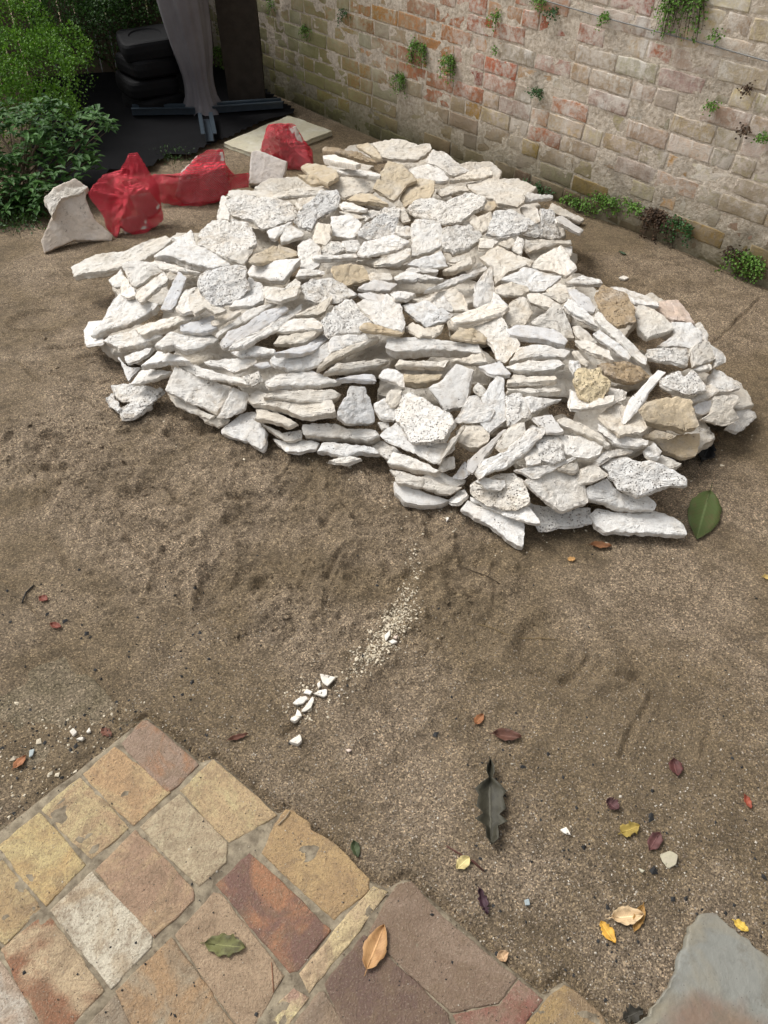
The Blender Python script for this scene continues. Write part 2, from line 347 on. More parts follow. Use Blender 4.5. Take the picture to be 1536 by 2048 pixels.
# specials: pixel of the brick's middle, kind (h header / s stretcher), colour
SPEC = [((948, 216), 'h', (.42, .25, .08)), ((1063, 291), 'h', (.38, .27, .09)), ((1358, 326), 'h', (.48, .27, .09)), ((1334, 391), 'h', (.55, .29, .08)), ((1182, 375), 's', (.40, .27, .11)), ((1047, 350), 'h', (.11, .035, .035)),
        ((952, 155), 'h', (.26, .07, .045)), ((732, 143), 'h', (.46, .20, .06)), ((771, 23), 's', (.46, .19, .055)), ((1265, 6), 's', (.33, .07, .04)), ((725, 40), 's', (.33, .13, .07)), ((955, 45), 's', (.34, .11, .05)), ((903, 35), 's', (.38, .15, .07)),
        ((880, 110), 's', (.42, .20, .08)), ((915, 60), 's', (.40, .18, .08)), ((1120, 45), 's', (.36, .12, .07)), ((1170, 70), 's', (.34, .15, .10)), ((1405, 468), 's', (.42, .28, .10)), ((1455, 475), 's', (.42, .32, .15)), ((1510, 500), 's', (.40, .30, .15)), ((1300, 440), 's', (.34, .20, .12))]
forced = {}
for (u, v), kd, col in SPEC:
    P = on_wall(u, v); s = P[:2] @ WD; r = int(math.floor((P[2] - Z0) / COURSE)); w2 = .062 if kd == 'h' else .118
    forced.setdefault(r, []).append((s - w2, s + w2, col))
def red_zone(s, z):
    u_, _ = to_px(wall_pt(s, z)); u, v = u_
    g1 = math.exp(-((u - 930) / 270) ** 2 - ((v - 20) / 150) ** 2)
    return min(1, g1 + .22 * (620 < u < 1350 and v < 260))
bricks_seen = 0; rest = []
rnd = random.Random(5)
def brick_geo(s0, s1, z0, z1, off, jit, nseg=3):
    """an uneven brick face with rounded worn arrises, its body running back into the mortar"""
    pts = []
    def seg(a, b, n):
        for i in range(n): pts.append((a[0] + (b[0] - a[0]) * i / n, a[1] + (b[1] - a[1]) * i / n))
    c = [(s0, z0), (s1, z0), (s1, z1), (s0, z1)]
    c = [(x + rnd.gauss(0, jit), y + rnd.gauss(0, jit * .7)) for x, y in c]
    n1 = max(3, int((s1 - s0) / .035)); seg(c[0], c[1], n1); seg(c[1], c[2], 2); seg(c[2], c[3], n1); seg(c[3], c[0], 2)
    cx, cz = (s0 + s1) / 2, (z0 + z1) / 2; n = len(pts); V = []; Fc = []
    pts = [(x + rnd.gauss(0, jit * .6), y + rnd.gauss(0, jit * .6)) for x, y in pts]
    for k, (ins, dep) in enumerate(((0, -.03), (0, -.002), (.0018, .0004), (.006, .0010))):
        for x, y in pts:
            dx, dy = x - cx, y - cz; fx = 1 - ins / max(abs(s1 - s0) / 2, .02); fy = 1 - ins / ((z1 - z0) / 2)
            V.append(wall_pt(cx + dx * fx, cz + dy * fy, off + dep + (rnd.gauss(0, .0008) if k > 1 else 0)))
    V.append(wall_pt(cx, cz, off + .0010))
    for k in range(3):
        for i in range(n): Fc.append((k * n + i, k * n + (i + 1) % n, (k + 1) * n + (i + 1) % n, (k + 1) * n + i))
    for i in range(n): Fc.append((3 * n + i, 3 * n + (i + 1) % n, 4 * n))
    return V, Fc
for r in range(-2, ROWS):
    z0 = Z0 + r * COURSE; z1 = z0 + COURSE; fr = sorted(forced.get(r, []))
    spans = []; s = S0 + rnd.random() * .12; k = rnd.randint(0, 3)
    while s < S1:
        f = next((f for f in fr if f[0] < s + .09 and f[1] > s + .03), None)
        if f: spans.append((s, f[1], f[2])); s = f[1]; continue
        kind = rnd.random(); L_ = .232 + rnd.gauss(0, .006) if kind < .68 else .122 + rnd.gauss(0, .008)
        nx_ = next((f for f in fr if f[0] > s + .03 and f[0] < s + L_ + .06), None)
        if nx_: L_ = nx_[0] - s
        spans.append((s, s + L_, None)); s += L_
    for a, b, col in spans:
        mid = (a + b) / 2; (pu, pv), dep = to_px(wall_pt(mid, (z0 + z1) / 2))
        tone = float(fbm(np.array([[mid * 1.2, z0 * 2.5, 3.0]]), 2, 9)[0]); rz = red_zone(mid, z0)
        if col is None:
            if rnd.random() < rz * .95: col = rnd.choice([(.40, .16, .08), (.38, .17, .10), (.46, .22, .11), (.42, .25, .16), (.38, .20, .14)])
            elif rnd.random() < .25 + rz: col = rnd.choice([(.38, .26, .19), (.40, .29, .20), (.36, .28, .21)])
            else:
                b0 = rnd.choice([(.40, .33, .21), (.46, .38, .24), (.36, .30, .20), (.31, .27, .20), (.48, .41, .26), (.40, .34, .25)])
                col = tuple(x * (1 + .15 * tone) for x in b0)
            col = tuple(min(.6, x * rnd.uniform(.98, 1.18)) for x in col)
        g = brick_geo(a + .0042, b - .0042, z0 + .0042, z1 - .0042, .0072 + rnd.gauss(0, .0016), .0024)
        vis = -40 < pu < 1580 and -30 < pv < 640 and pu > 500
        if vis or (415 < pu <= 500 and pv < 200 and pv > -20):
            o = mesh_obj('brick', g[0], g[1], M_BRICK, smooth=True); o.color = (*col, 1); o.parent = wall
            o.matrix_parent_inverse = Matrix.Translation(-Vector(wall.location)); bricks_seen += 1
        else: rest.append(g)
V, Fc = merge(rest); o = mesh_obj('brick_field', V, Fc, M_BRICK, smooth=False); o.color = (.40, .33, .23, 1); o.parent = wall; o.matrix_parent_inverse = Matrix.Translation(-Vector(wall.location)); o['kind'] = 'stuff'
print('bricks in view', bricks_seen)
# mortar backing with an uneven trowelled face
ss = np.arange(S0, S1 + .01, .028); zz = np.arange(-.3, ROWS * COURSE + .02, .0138)
SS, ZZ = np.meshgrid(ss, zz); sf, zf = SS.ravel(), ZZ.ravel()
off = .0070 + .0026 * fbm(P3(sf * 16, zf * 16), 3, 41)
pp = WD[None] * sf[:, None] + WN[None] * (WALL_D - off)[:, None]
V = np.concatenate([np.stack([pp[:, 0], pp[:, 1], zf], 1)]); n_ = len(ss); idn = np.arange(len(sf)).reshape(len(zz), n_)
q = np.stack([idn[:-1, :-1].ravel(), idn[:-1, 1:].ravel(), idn[1:, 1:].ravel(), idn[1:, :-1].ravel()], 1).tolist()
bx = [wall_pt(S0, -.3, -.004), wall_pt(S1, -.3, -.004), wall_pt(S1, zz[-1], -.004), wall_pt(S0, zz[-1], -.004), wall_pt(S0, -.3, -.23), wall_pt(S1, -.3, -.23), wall_pt(S1, zz[-1], -.23), wall_pt(S0, zz[-1], -.23)]
nb = len(V); V = np.concatenate([V, bx]); q += [[nb + 4, nb + 5, nb + 6, nb + 7], [nb + 3, nb + 2, nb + 6, nb + 7], [nb, nb + 4, nb + 7, nb + 3], [nb + 1, nb + 5, nb + 6, nb + 2]]
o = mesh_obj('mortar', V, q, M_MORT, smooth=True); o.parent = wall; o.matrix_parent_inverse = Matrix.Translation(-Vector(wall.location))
STONES = """
A 3 c 60 0|45,375 200,300 480,235 810,125 850,160 760,230 600,320 440,380 290,420 200,430 70,440|long cream bar with a yellow end lying out on the sand|long cream bar
A 2 w 30 0|350,490 450,390 480,480 470,510 400,540
A 2 w 20 0|905,145 1010,88 1045,195 960,230 850,140|small white stone with an upright point behind the brown-edged slab|
A 8 w 70 0|720,265 850,195 890,150 1050,195 1260,270 1330,370 1190,385 1000,340 850,290 710,290|broad chalk-white slab with a brown streaked edge|brown-edged slab
A 6 w 15 0|670,330 760,325 1000,400 1090,420 930,415 680,375
A 7 w 30 0|445,345 560,320 690,340 800,400 700,435 640,490 560,530 520,500|
A 4 w 12 0|440,540 470,440 560,560 560,600 500,620 440,590
A 8 w 35 0|550,600 640,510 790,410 830,470 610,650|slanting rectangular white block left of the narrow bluish bar|
A 9 g 20 10|760,710 900,410 975,460 870,700 850,720|narrow bluish grey bar leaning between white slabs|narrow bluish bar
A 5 w 10 0|880,700 950,560 1060,530 1010,600 1020,720 930,735
A 9 p 20 16|1070,450 1130,410 1340,355 1430,365 1475,530 1400,630 1190,700 1080,600 1055,540|round pitted white disc of stone lying over several slabs|round pitted disc
A 6 c 22 0|985,600 1060,530 1090,600 1190,700 1300,720 1200,750 1120,700 1040,750 1010,720
A 6 w 60 0|210,930 290,800 350,690 440,590 560,620 740,665 720,700 620,760 480,830 330,870|large white slab with a thick broken edge at the left rim|large slab at the left rim
A 4 s 15 0|150,870 190,810 290,800 320,880 300,930 310,985 165,1000|smooth white plate lowest at the pile's left tip|smooth plate at the left tip
A 5 w 62 0|305,965 420,900 560,860 780,930 620,985 430,1020|thick white slab with a smooth grey front edge near the left rim|slab with smooth grey front
A 6 w 60 0|545,860 640,820 740,790 1000,750 1095,760 900,820 760,870 600,910
A 4 g 20 0|920,850 1000,820 1180,760 1220,860 1100,900 930,890
A 7 c 25 0|1170,800 1380,700 1405,730 1220,830 1180,830
A 7 w 55 0|715,1005 840,900 1000,930 1150,900 1230,960 1100,1020 970,1040 860,1000 780,1030|white slab with a wavy broken front like a torn edge|wavy-fronted slab
C 4 w 30 0|345,325 450,290 590,265 520,330 380,380
D 8 g 22 5|35,420 100,330 240,280 420,150 570,135 590,155 480,240 300,350 140,430 70,460|long slanting slab with a smooth grey face and dark crack below|slanting cracked slab
D 7 w 30 0|110,470 140,430 320,340 580,180 695,110 690,160 500,300 260,440|long pale bar tucked under the slanting cracked slab|
B 3 c 12 0|230,170 570,160 590,210 400,230 230,215|thin cream strip at the back edge facing the red mesh sacks|
B 3 w 12 0|135,385 170,205 230,205 200,260 240,350 230,385
B 4 c 20 0|570,200 720,160 860,135 1000,145 1090,155 1000,180 820,205 700,215 600,225
B 8 p 22 14|195,260 300,205 600,215 720,250 800,345 690,405 540,480 500,490 420,410 250,350|large diamond-shaped white slab peppered with black specks|speckled diamond slab
B 8 p 28 10|0,480 130,400 260,390 380,420 440,530 455,600 400,640 300,640 200,690 60,620 -10,590|big rounded lumpy white rock with a rough pitted skin|big lumpy rock
B 3 c 12 0|200,700 300,660 440,620 380,720 340,750
B 6 w 15 0|540,490 690,420 740,400 680,470 600,550 550,530
B 6 w 35 0|645,500 720,430 825,495 825,520 700,560 645,575
B 7 p 25 8|750,390 810,300 930,210 960,160 1090,165 1120,230 1110,290 1000,350 940,390 900,480 790,440|
B 4 c 10 0|765,250 800,215 920,205 900,250 800,310
B 5 t 25 0|395,710 440,660 640,590 770,640 780,690 670,710 440,735|low cream stone with rusty stains above the sharp sawn wedge|
B 7 s 55 6|380,810 420,755 640,715 800,705 740,780 660,880 400,840|sharp white wedge with a smooth flat side pointing down|sharp smooth wedge
B 9 w 40 10|1050,370 1200,360 1300,420 1260,480 1230,540 1040,520|small squarish white stone with an orange tick on one corner|squarish stone
E 9 p 20 10|500,790 560,720 680,640 820,660 820,720 770,820 650,830 580,840|
B 7 c 10 0|905,530 940,425 1050,440 1040,560 1010,600 900,600
B 9 p 15 8|965,640 1000,560 1080,560 1170,600 1170,640 1050,690 960,680
B 6 w 15 8|780,600 880,545 960,620 960,760 860,815 800,780
B 8 w 40 0|890,680 1100,680 1240,655 1250,690 1100,700 910,715|pale bar with a rounded finger-like end|round-ended bar
B 7 w 12 0|1140,570 1260,560 1290,620 1240,650 1180,640
E 7 w 25 0|490,950 560,860 780,800 915,850 820,910 700,940 560,960
E 6 c 42 0|485,1000 720,970 920,890 915,960 820,1030 650,1040 560,1010
B 5 t 30 10|1055,780 1200,745 1310,765 1380,880 1240,900 1110,960|tan tile-like slab with a dark brown hole near its corner|tan slab with brown hole
B 4 w 35 0|770,850 800,790 990,800 990,830 880,840
B 5 p 20 6|805,930 880,880 1060,860 1240,970 1250,990 1100,1040 930,1060 850,1020
B 5 c 20 0|490,920 700,940 760,870 810,900 770,1000 640,1050 520,1030
B 6 w 15 8|230,1100 390,860 490,900 520,960 500,1040 420,1090
D 6 w 8 0|5,350 200,210 260,150 420,110 540,50 470,110 300,210 150,290 30,370|thin sharp sliver with a dark underside beside the cracked slab|
D 8 c 30 6|640,210 760,140 935,50 940,80 880,170 820,200|pale triangular wedge pointing up above the lens stones|
D 9 w 25 0|470,310 620,225 780,220 860,260 850,300 700,310 560,330|lens-shaped white stone on top of a short leaning stack|top lens stone
D 8 c 40 0|455,430 520,370 700,340 850,310 800,350 700,420 560,425
D 7 g 50 0|480,500 560,475 720,470 880,340 920,375 800,460 700,500 640,500|stone with a smooth grey oval face at its front|grey-faced stone
D 6 w 32 0|440,550 500,500 700,560 920,400 960,470 940,530 760,620 650,640 470,600
D 6 p 15 8|850,260 960,120 1060,80 1130,110 1200,200 1320,270 1250,330 1160,340 1000,340 920,360|broad cream-tinted slab with black pits in its upper corner|black-pitted cream slab
D 7 w 20 6|1130,110 1180,65 1330,100 1370,25 1480,100 1520,280 1500,330 1320,280 1200,180
D 8 t 35 0|1160,290 1220,255 1350,275 1510,325 1500,345 1300,325 1170,310|ochre-stained bar lying across the white slabs|ochre-stained bar
D 7 c 40 4|810,640 920,510 1100,440 1300,370 1320,390 1140,470 950,560|long diagonal slab tapering to a point|tapering diagonal slab
D 5 c 45 0|870,660 980,590 1300,555 1400,570 1330,600 1000,650
D 4 g 40 0|970,710 1180,670 1270,670 1285,720 1100,715
D 9 w 40 0|390,740 470,690 640,665 780,645 1010,735 900,750 700,770 560,760 430,770|wide white lens-shaped slab capping the front stack|wide front lens slab
D 8 c 62 0|380,850 450,800 700,800 950,800 1005,830 940,870 850,900 700,890 500,860|
D 7 c 48 0|265,860 330,790 560,900 940,890 970,980 800,1000 690,1010 540,950 300,900
D 8 w 42 22|1030,880 1080,770 1200,770 1250,900 1285,1010 1280,1060 1040,1070 980,1010 985,950|bell-shaped white stone standing on the long front bar|bell-shaped stone
D 6 c 45 0|315,1030 330,940 500,980 655,1060 600,1090 480,1060 370,1030
G 7 w 60 0|490,540 500,510 760,500 860,550 1090,555 1120,610 1050,640 800,620 560,600 495,590|long straight white bar low on the front with two small holes|long front bar
G 5 w 40 0|615,735 655,665 850,670 1070,700 1110,740 960,735 860,770 800,770 700,740|rippled white slab under the long front bar|rippled slab
G 2 w 28 0|700,800 840,770 970,800 850,830|low pale slab on the sand beneath the rippled slab|
G 5 c 30 0|170,510 300,600 490,560 500,620 400,650 350,640
G 3 w 28 0|260,620 360,660 500,630 640,660 600,700 450,740 370,720
C 4 w 45 10|1115,910 1290,790 1400,770 1480,930 1480,1010 1450,1070 1330,1010 1130,940|triangular white slab on the sand pointing towards us|triangular front slab
G 6 w 30 0|1110,110 1160,60 1230,60 1310,120 1320,220 1230,170 1120,140
C 8 w 35 0|775,405 880,380 1000,430 1150,480 1300,500 1345,560 1180,530 1050,510 920,480
C 8 w 35 0|990,370 1180,350 1390,315 1410,370 1330,420 1220,450 1140,410 1010,390|
D 7 w 35 0|130,500 350,450 480,480 480,510 330,520 200,530
C 5 g 30 0|1370,400 1500,370 1530,410 1440,420
C 7 w 32 12|680,600 760,420 1205,575 1085,790 1000,735 850,680|large flat four-sided slab tilted towards us above the sand|large four-sided slab
C 5 c 25 0|690,620 800,660 1000,780 1080,800 1040,830 900,780 760,720
C 6 w 22 10|1100,800 1220,580 1330,620 1340,680 1310,750 1180,810 1090,815
C 3 c 20 0|940,800 1060,830 1190,830 1180,860 1100,900 1000,850
C 6 w 25 0|410,545 480,445 620,440 740,455 640,510 480,545
C 6 s 55 0|480,400 630,280 830,330 880,370 740,360 600,380|wedge slab with a smooth cut front near the crusty outlier|smooth-cut wedge slab
C 4 p 22 6|250,560 400,555 550,570 670,600 600,670 530,720 460,735 400,690 330,685 265,630|crusty honeycombed stone at the pile's lower left corner|crusty corner stone
C 2 p 15 0|195,650 260,620 300,700 330,740 300,760 230,720
C 2 p 15 0|310,750 400,700 550,700 575,730 460,800 340,815|pitted knob lying lowest under the crusty corner stone|
C 2 s 10 14|300,330 380,420 490,420 420,480 390,530
C 4 p 15 0|1290,490 1430,450 1450,530 1400,560 1320,560
E 7 c 35 6|615,65 760,35 880,40 1000,85 1075,60 1095,100 1040,160 960,195 850,190 700,180 650,110|large cream slab crowning the back of the pile by the wall|large crowning slab
E 5 t 20 0|485,80 580,55 650,110 700,200 640,190 560,130
E 6 b 35 0|215,85 300,90 480,130 640,190 660,215 540,200 380,150 220,115|rough brown bar like driftwood at the back edge|driftwood-like bar
E 4 s 50 0|225,175 320,165 520,215 480,225 230,190|clean white block under the driftwood-like brown bar|clean white block
E 4 t 25 4|45,250 90,220 200,230 330,290 350,340 260,390 130,330
E 5 t 20 6|20,325 150,320 260,360 260,390 130,395
E 6 w 30 0|320,290 370,270 550,285 690,310 680,330 560,320 400,310
E 4 c 15 6|265,400 370,335 500,350 650,380 640,440 480,480 400,510 330,460
E 6 t 40 4|410,520 480,465 610,465 750,550 600,530|cream wedge with a yellow ochre rim|ochre-rimmed wedge
E 8 t 20 14|620,430 740,210 860,240 975,350 900,390 850,450 790,530 700,470|sandy brown diamond-shaped stone standing out among white ones|sandy diamond
E 8 t 15 14|845,500 890,400 1000,345 1120,370 1090,490 960,520 870,570|tan square-cornered stone touching the sandy diamond|tan square stone
E 6 w 20 4|910,270 1060,230 1180,290 1235,360 1200,380 980,350
E 5 w 15 6|1060,200 1100,115 1200,130 1300,220 1400,290 1250,330 1160,270 1060,215
F 7 c 25 4|355,365 470,300 640,255 680,260 700,320 640,335 500,350|cream plank-like stone tilted up near the wall foot|tilted plank stone
E 8 p 25 10|900,580 960,520 1090,505 1210,540 1260,510 1400,460 1530,520 1500,580 1400,640 1330,700 1180,710 1100,680 950,640|very large crooked white slab across the middle of the heap|large crooked slab
E 9 w 30 16|930,700 960,660 1160,700 1180,780 1170,880 1100,930 960,970 925,960|squarish white slab hanging down like a tongue|tongue-like slab
E 9 p 45 12|1185,740 1400,710 1500,780 1480,850 1400,910 1280,940 1190,900 1170,860|rounded six-sided white stone with fine cracks|cracked six-sided stone
E 7 w 12 6|890,1030 960,1000 1170,930 1230,1050 1060,1065 960,1050
E 6 w 42 0|890,1060 1150,1065 1150,1090 920,1095
F 6 c 28 0|340,1000 480,965 480,1000 400,1020
F 6 c 52 4|300,1080 360,1050 520,970 540,1040 400,1080|squared block like a pale brick|pale brick-like block
H 7 w 20 4|830,410 1000,330 1200,250 1320,190 1340,220 1240,280 1080,350 900,400|long curved white slab sweeping upward over a dark hollow|long curved slab
H 5 w 42 0|585,290 690,240 990,315 800,310 600,310
I 7 c 35 12|230,130 380,30 610,160 600,190 480,250 360,360 350,230|cream slab with wood-like grain tilted to face us|grained cream slab
I 8 w 15 26|190,520 210,350 320,200 350,200 355,450 330,520 220,540|tall leaf-shaped blade of stone standing upright|upright blade
I 5 w 20 8|400,320 600,220 900,290 740,410 640,400 500,340
I 6 w 20 12|645,210 740,110 890,40 940,120 1015,230 930,290 840,240 700,230|big white stone with a blunt peak above the open sand|blunt-peaked stone
I 6 c 22 8|365,370 490,335 620,370 630,410 580,440 450,440 380,410
I 6 w 35 0|920,325 1060,280 1210,310 1220,350 1100,350 960,335|pale flat stone nearest the lone white chip by the wall|
I 5 c 15 0|780,400 860,340 1000,365 990,400 860,410
I 6 c 20 0|730,425 960,415 970,450 900,490 820,450
I 6 c 25 8|605,440 700,425 840,490 800,560 700,520 630,490
I 7 c 22 14|480,500 590,440 660,580 610,670 450,700 410,650 470,560|chunky cream stone shaped like an arrowhead|arrowhead stone
I 8 w 35 4|0,620 170,560 300,510 440,520 470,540 400,590 200,640 30,660|tilted white shard with a grey oval scar|grey-scarred shard
I 6 g 20 8|940,390 1010,390 1100,450 1170,540 1150,580 1080,560 1010,510
I 7 w 35 4|910,520 950,470 1010,510 1160,630 1190,690 1080,640 950,570
I 6 c 20 14|640,660 760,590 840,500 900,540 950,650 1010,780 920,780 840,720|tall triangular cream stone with a tan tip|tall cream triangle
I 8 g 58 6|455,710 530,670 840,710 950,800 920,840 760,790 600,770 480,750
I 6 w 55 4|480,960 570,850 740,830 860,870 970,890 920,940 760,930 620,930
I 7 w 25 12|190,700 400,610 560,820 530,880 440,980 370,940 330,830|broad white stone running downhill like a collar|collar-like stone
I 8 t 15 6|10,770 70,690 190,700 310,770 290,810 180,800|small fan-shaped stone freckled with grey above the thick bar|
H 8 w 75 4|525,850 540,790 820,780 1260,820 1310,900 1220,890 980,870 860,880 600,890|thickest long white bar lying level in the middle of the heap|thick level bar
H 6 c 45 0|600,1000 640,965 1040,965 1000,1010 860,1010 700,1000|
H 5 c 15 0|1060,960 1300,900 1340,980 1200,985
H 7 w 20 10|650,515 860,480 960,540 1070,590 1000,650 840,690 740,600|kite-shaped white stone with a smooth shaded flank|kite-shaped stone
H 6 c 20 4|680,690 740,655 830,700 900,770 780,770
H 5 c 12 4|820,700 1000,670 960,740 900,780
H 4 c 20 8|730,480 1080,380 1150,430 1180,560 1050,550 900,500
H 5 w 14 10|910,490 990,440 1060,520 1060,570 950,540
H 5 g 20 0|300,430 400,410 520,430 640,480 510,500 380,470
H 5 w 15 0|560,440 640,390 760,420 700,460 600,470
H 4 g 25 0|300,380 430,310 620,350 560,410 400,400
H 3 c 20 0|390,250 560,260 580,310 420,310
I 7 c 28 8|990,810 1100,800 1280,890 1315,970 1180,920 1060,860|
I 5 c 20 4|980,680 1040,680 1190,820 1100,830 1010,770
I 8 w 22 12|1145,755 1200,705 1450,915 1430,955|straight squared white bar slanting down like a ruler|ruler-like bar
J 8 w 15 14|190,390 225,330 300,380 440,530 520,600 620,700 610,760 530,710 400,600 290,500|long slanting white bar just above its ruler-straight twin|
J 8 b 22 12|200,210 260,120 370,160 460,180 525,300 520,400 380,460 300,400 230,310|brown honeycombed rock full of holes|brown honeycombed rock
J 5 w 15 4|330,130 430,130 600,190 710,250 710,290 590,275 520,260 440,180|
J 4 k 15 8|680,300 720,240 870,245 960,370 1000,420 830,415 760,360|flat stone with pinkish brown swirls on the far right slope|pinkish swirled stone
J 8 c 45 14|515,370 540,275 640,280 820,430 830,480 700,510 620,550 550,480|big cream triangle of stone with a chopped lower edge|big cream triangle
J 6 w 20 8|820,420 960,420 1050,500 1040,570 980,620 840,600 700,600 830,520
J 5 w 12 4|990,440 1040,420 1110,510 1105,560 1060,520
J 8 p 40 6|610,690 620,625 960,615 950,760 850,740 700,710|rectangular pitted block with a smooth curved underside|rectangular pitted block
J 7 c 20 8|960,640 1060,560 1110,570 1165,710 1080,750 990,770
J 5 w 15 4|1110,580 1230,660 1250,730 1160,770 1165,710
J 6 w 30 0|970,790 1120,750 1140,790 1040,810
J 6 b 45 8|220,760 380,730 480,735 580,770 640,840 520,900 430,900 340,860|smooth tan-brown slab in the shade behind the pale blade|smooth brown slab
K 9 s 10 26|405,420 470,240 700,0 770,20 640,170 540,330 430,440|long thin pale blade leaning diagonally across the right side|leaning pale blade
J 8 q 18 14|30,880 60,790 250,770 270,850 340,890 280,1000 250,1060 190,1090 90,1020|crusty cream lump with a crumbling yellow surface|crusty cream lump
I 5 w 15 6|960,960 1040,960 1050,1040 990,1060
J 7 c 20 4|20,650 60,660 150,740 130,780 90,750
J 8 p 45 6|730,870 790,840 870,805 920,850 980,790 1060,870 1100,960 940,990 800,950 730,910|lumpy white stone with two humps near the right rim|two-humped stone
J 6 w 8 0|970,1040 1120,900 1205,965 1100,1020 990,1050
J 5 w 35 6|1110,900 1150,780 1230,810 1370,930 1290,960 1190,960|grey-white slab with a chopped corner hanging over sand|
K 5 g 22 8|985,290 1150,230 1155,310 1070,350 1010,340
K 6 c 18 8|1040,400 1130,330 1150,210 1340,200 1360,260 1300,310 1360,390 1230,450 1120,420|knobbly cream stone second from the pile's right tip|knobbly cream stone
K 3 w 14 6|1290,430 1360,290 1480,330 1490,380 1350,500 1240,470|grey-flecked stone forming the outermost right tip of the pile|outermost tip stone
K 8 t 55 8|535,345 600,265 790,205 960,240 1040,440 930,480 700,430 560,390|large tan flat-topped rock on the right side|large tan rock
K 6 c 30 8|235,360 350,250 540,330 620,440 590,490 400,515 310,430|cream stone pinned under the foot of the leaning blade|
K 4 w 22 4|220,420 300,500 400,560 630,560 620,600 500,620 350,590 240,480
K 7 t 35 0|605,525 700,480 850,530 800,560 700,550|
K 6 t 25 6|660,580 900,520 1040,500 1030,600 1000,690 900,710 780,660|tan-blotched slab with black specks beneath the large tan rock|
K 5 w 15 4|1030,470 1090,460 1150,520 1080,590 1040,590
K 4 w 15 4|595,640 660,580 730,660 700,720 620,690
K 3 c 15 4|630,710 740,680 900,750 830,790 700,760
K 9 p 24 10|250,740 330,700 480,700 570,740 640,720 820,800 930,860 940,930 780,930 700,950 540,1000 400,960 330,850|big crusty white slab with a ragged arm over the sand|ragged-armed slab
K 8 c 25 6|5,930 90,790 200,740 325,840 200,890 80,920
L 7 w 45 6|600,590 780,500 880,620 1090,650 1170,720 1150,760 1000,760 800,720 610,670|long white slab between the ragged slab and the lowest one|
L 4 w 35 8|635,800 680,750 900,790 1160,755 1380,860 1425,960 1300,960 1130,940 850,940 740,930 680,870|lowest long white slab beside the large green leaf|lowest right slab
L 6 w 35 8|110,520 270,430 440,430 600,550 620,710 400,765 230,640|broad plain white slab in the lower right front|broad plain slab
L 3 p 20 4|150,700 300,740 640,740 660,860 480,890 250,915 200,860
L 8 p 14 10|200,200 290,150 400,150 430,290 440,360 330,390 240,370
L 7 w 22 6|400,150 600,180 740,260 720,310 620,350 530,330 440,310
L 7 w 12 8|120,280 220,240 245,380 130,400
L 6 w 12 8|40,430 240,400 380,400 530,320 540,340 360,430 230,500 200,510
L 5 w 15 4|170,520 390,440 380,520 290,560
L 8 c 18 8|380,45 430,20 560,60 700,150 800,240 780,245 600,160 430,90|long tongue of stone lying over a dark gap|gap-spanning tongue
L 5 c 15 4|400,430 530,370 560,430 510,460
L 4 g 12 10|180,20 330,0 430,130 300,140
L 3 w 12 4|670,370 780,280 800,330 720,380
L 3 w 15 4|780,300 900,260 990,290 900,320 800,340
M 9 s 18 24|465,215 560,180 690,30 830,80 790,230 765,370 590,405 540,300|smooth white slab with an ochre rim standing in front|smooth ochre-rimmed slab
M 7 t 60 4|260,110 580,105 560,150 380,180 280,170|yellow-ochre rock tucked behind the smooth upright slab|
M 9 p 32 16|195,400 260,270 340,255 460,330 640,430 680,500 600,640 470,670 330,660 280,560 210,470|large knobbly pitted white rock at the front|large knobbly rock
M 8 w 25 8|75,600 240,480 290,560 280,660 380,700 500,690 670,650 660,700 560,780 510,830 360,750 130,650|
M 9 c 5 20|770,510 700,620 560,830 540,830 640,660|very thin splinter of stone propped beside the knobbly rock|thin splinter
M 6 w 50 0|10,680 100,645 260,740 150,790
M 7 w 50 4|130,820 180,740 330,770 555,880 520,900 400,880|
M 5 w 22 0|380,945 540,900 760,960 740,990 660,1010
M 6 c 32 2|155,870 250,890 700,1020 740,1020 640,1080 230,980
N 4 s 42 12|110,530 300,600 560,680 440,720 330,720 200,690 125,620|lowest front slab with a smooth white crescent face|crescent-faced slab
N 3 w 15 0|540,680 680,580 695,650 600,710
M 9 w 12 14|675,490 800,290 850,290 1000,410 960,480 860,500 700,490|small flat white triangle next to the smooth ochre-rimmed slab|
M 8 w 28 20|885,310 1010,120 1070,140 1095,480 950,580 870,500 940,420|tall white stone with a smooth grey side standing on end|tall standing stone
M 7 c 50 10|680,570 740,510 860,510 960,560 960,640 860,690 790,690 700,650
M 6 g 8 18|785,800 860,740 1060,560 1090,560 960,730 820,910 780,880|narrow smooth grey facet between two leaning stones|
M 7 p 22 10|1085,290 1200,260 1290,380 1280,440 1180,490 1100,520 1090,400
M 7 c 16 14|990,700 1130,520 1240,500 1250,600 1150,690 1050,740
M 8 w 28 10|840,900 900,790 1050,760 1290,520 1390,530 1400,580 1220,760 1100,850 950,900 870,950|long diagonal white slab rising from the front|long rising slab
M 6 w 10 8|540,870 600,790 670,770 680,860 570,890
M 5 g 10 8|660,940 760,810 810,900 760,950
M 7 w 12 8|840,970 900,940 1080,960 1095,1000 1030,1050 920,1020
N 6 p 28 10|715,560 760,530 1060,450 1140,520 1200,660 1200,700 1080,760 940,740 800,680 730,620|
N 4 w 18 6|720,650 900,750 1180,720 1285,870 1230,870 960,780 730,690
N 4 w 42 8|650,745 700,675 900,755 1155,855 1140,1060 1090,1050 950,930 800,830|pointed white slab reaching furthest out onto the sand|far-reaching pointed slab
M 7 c 52 0|1080,185 1170,90 1220,125 1480,130 1490,160 1300,165|
I 8 w 35 4|450,1010 600,980 870,965 925,1010 840,1040 640,1050 540,1040
M 6 c 50 0|1090,245 1200,225 1536,210 1536,240 1300,255
M 5 w 18 4|1230,300 1536,315 1400,370 1300,410
M 7 w 16 6|30,350 120,300 160,370 220,400 200,490 80,460 40,400
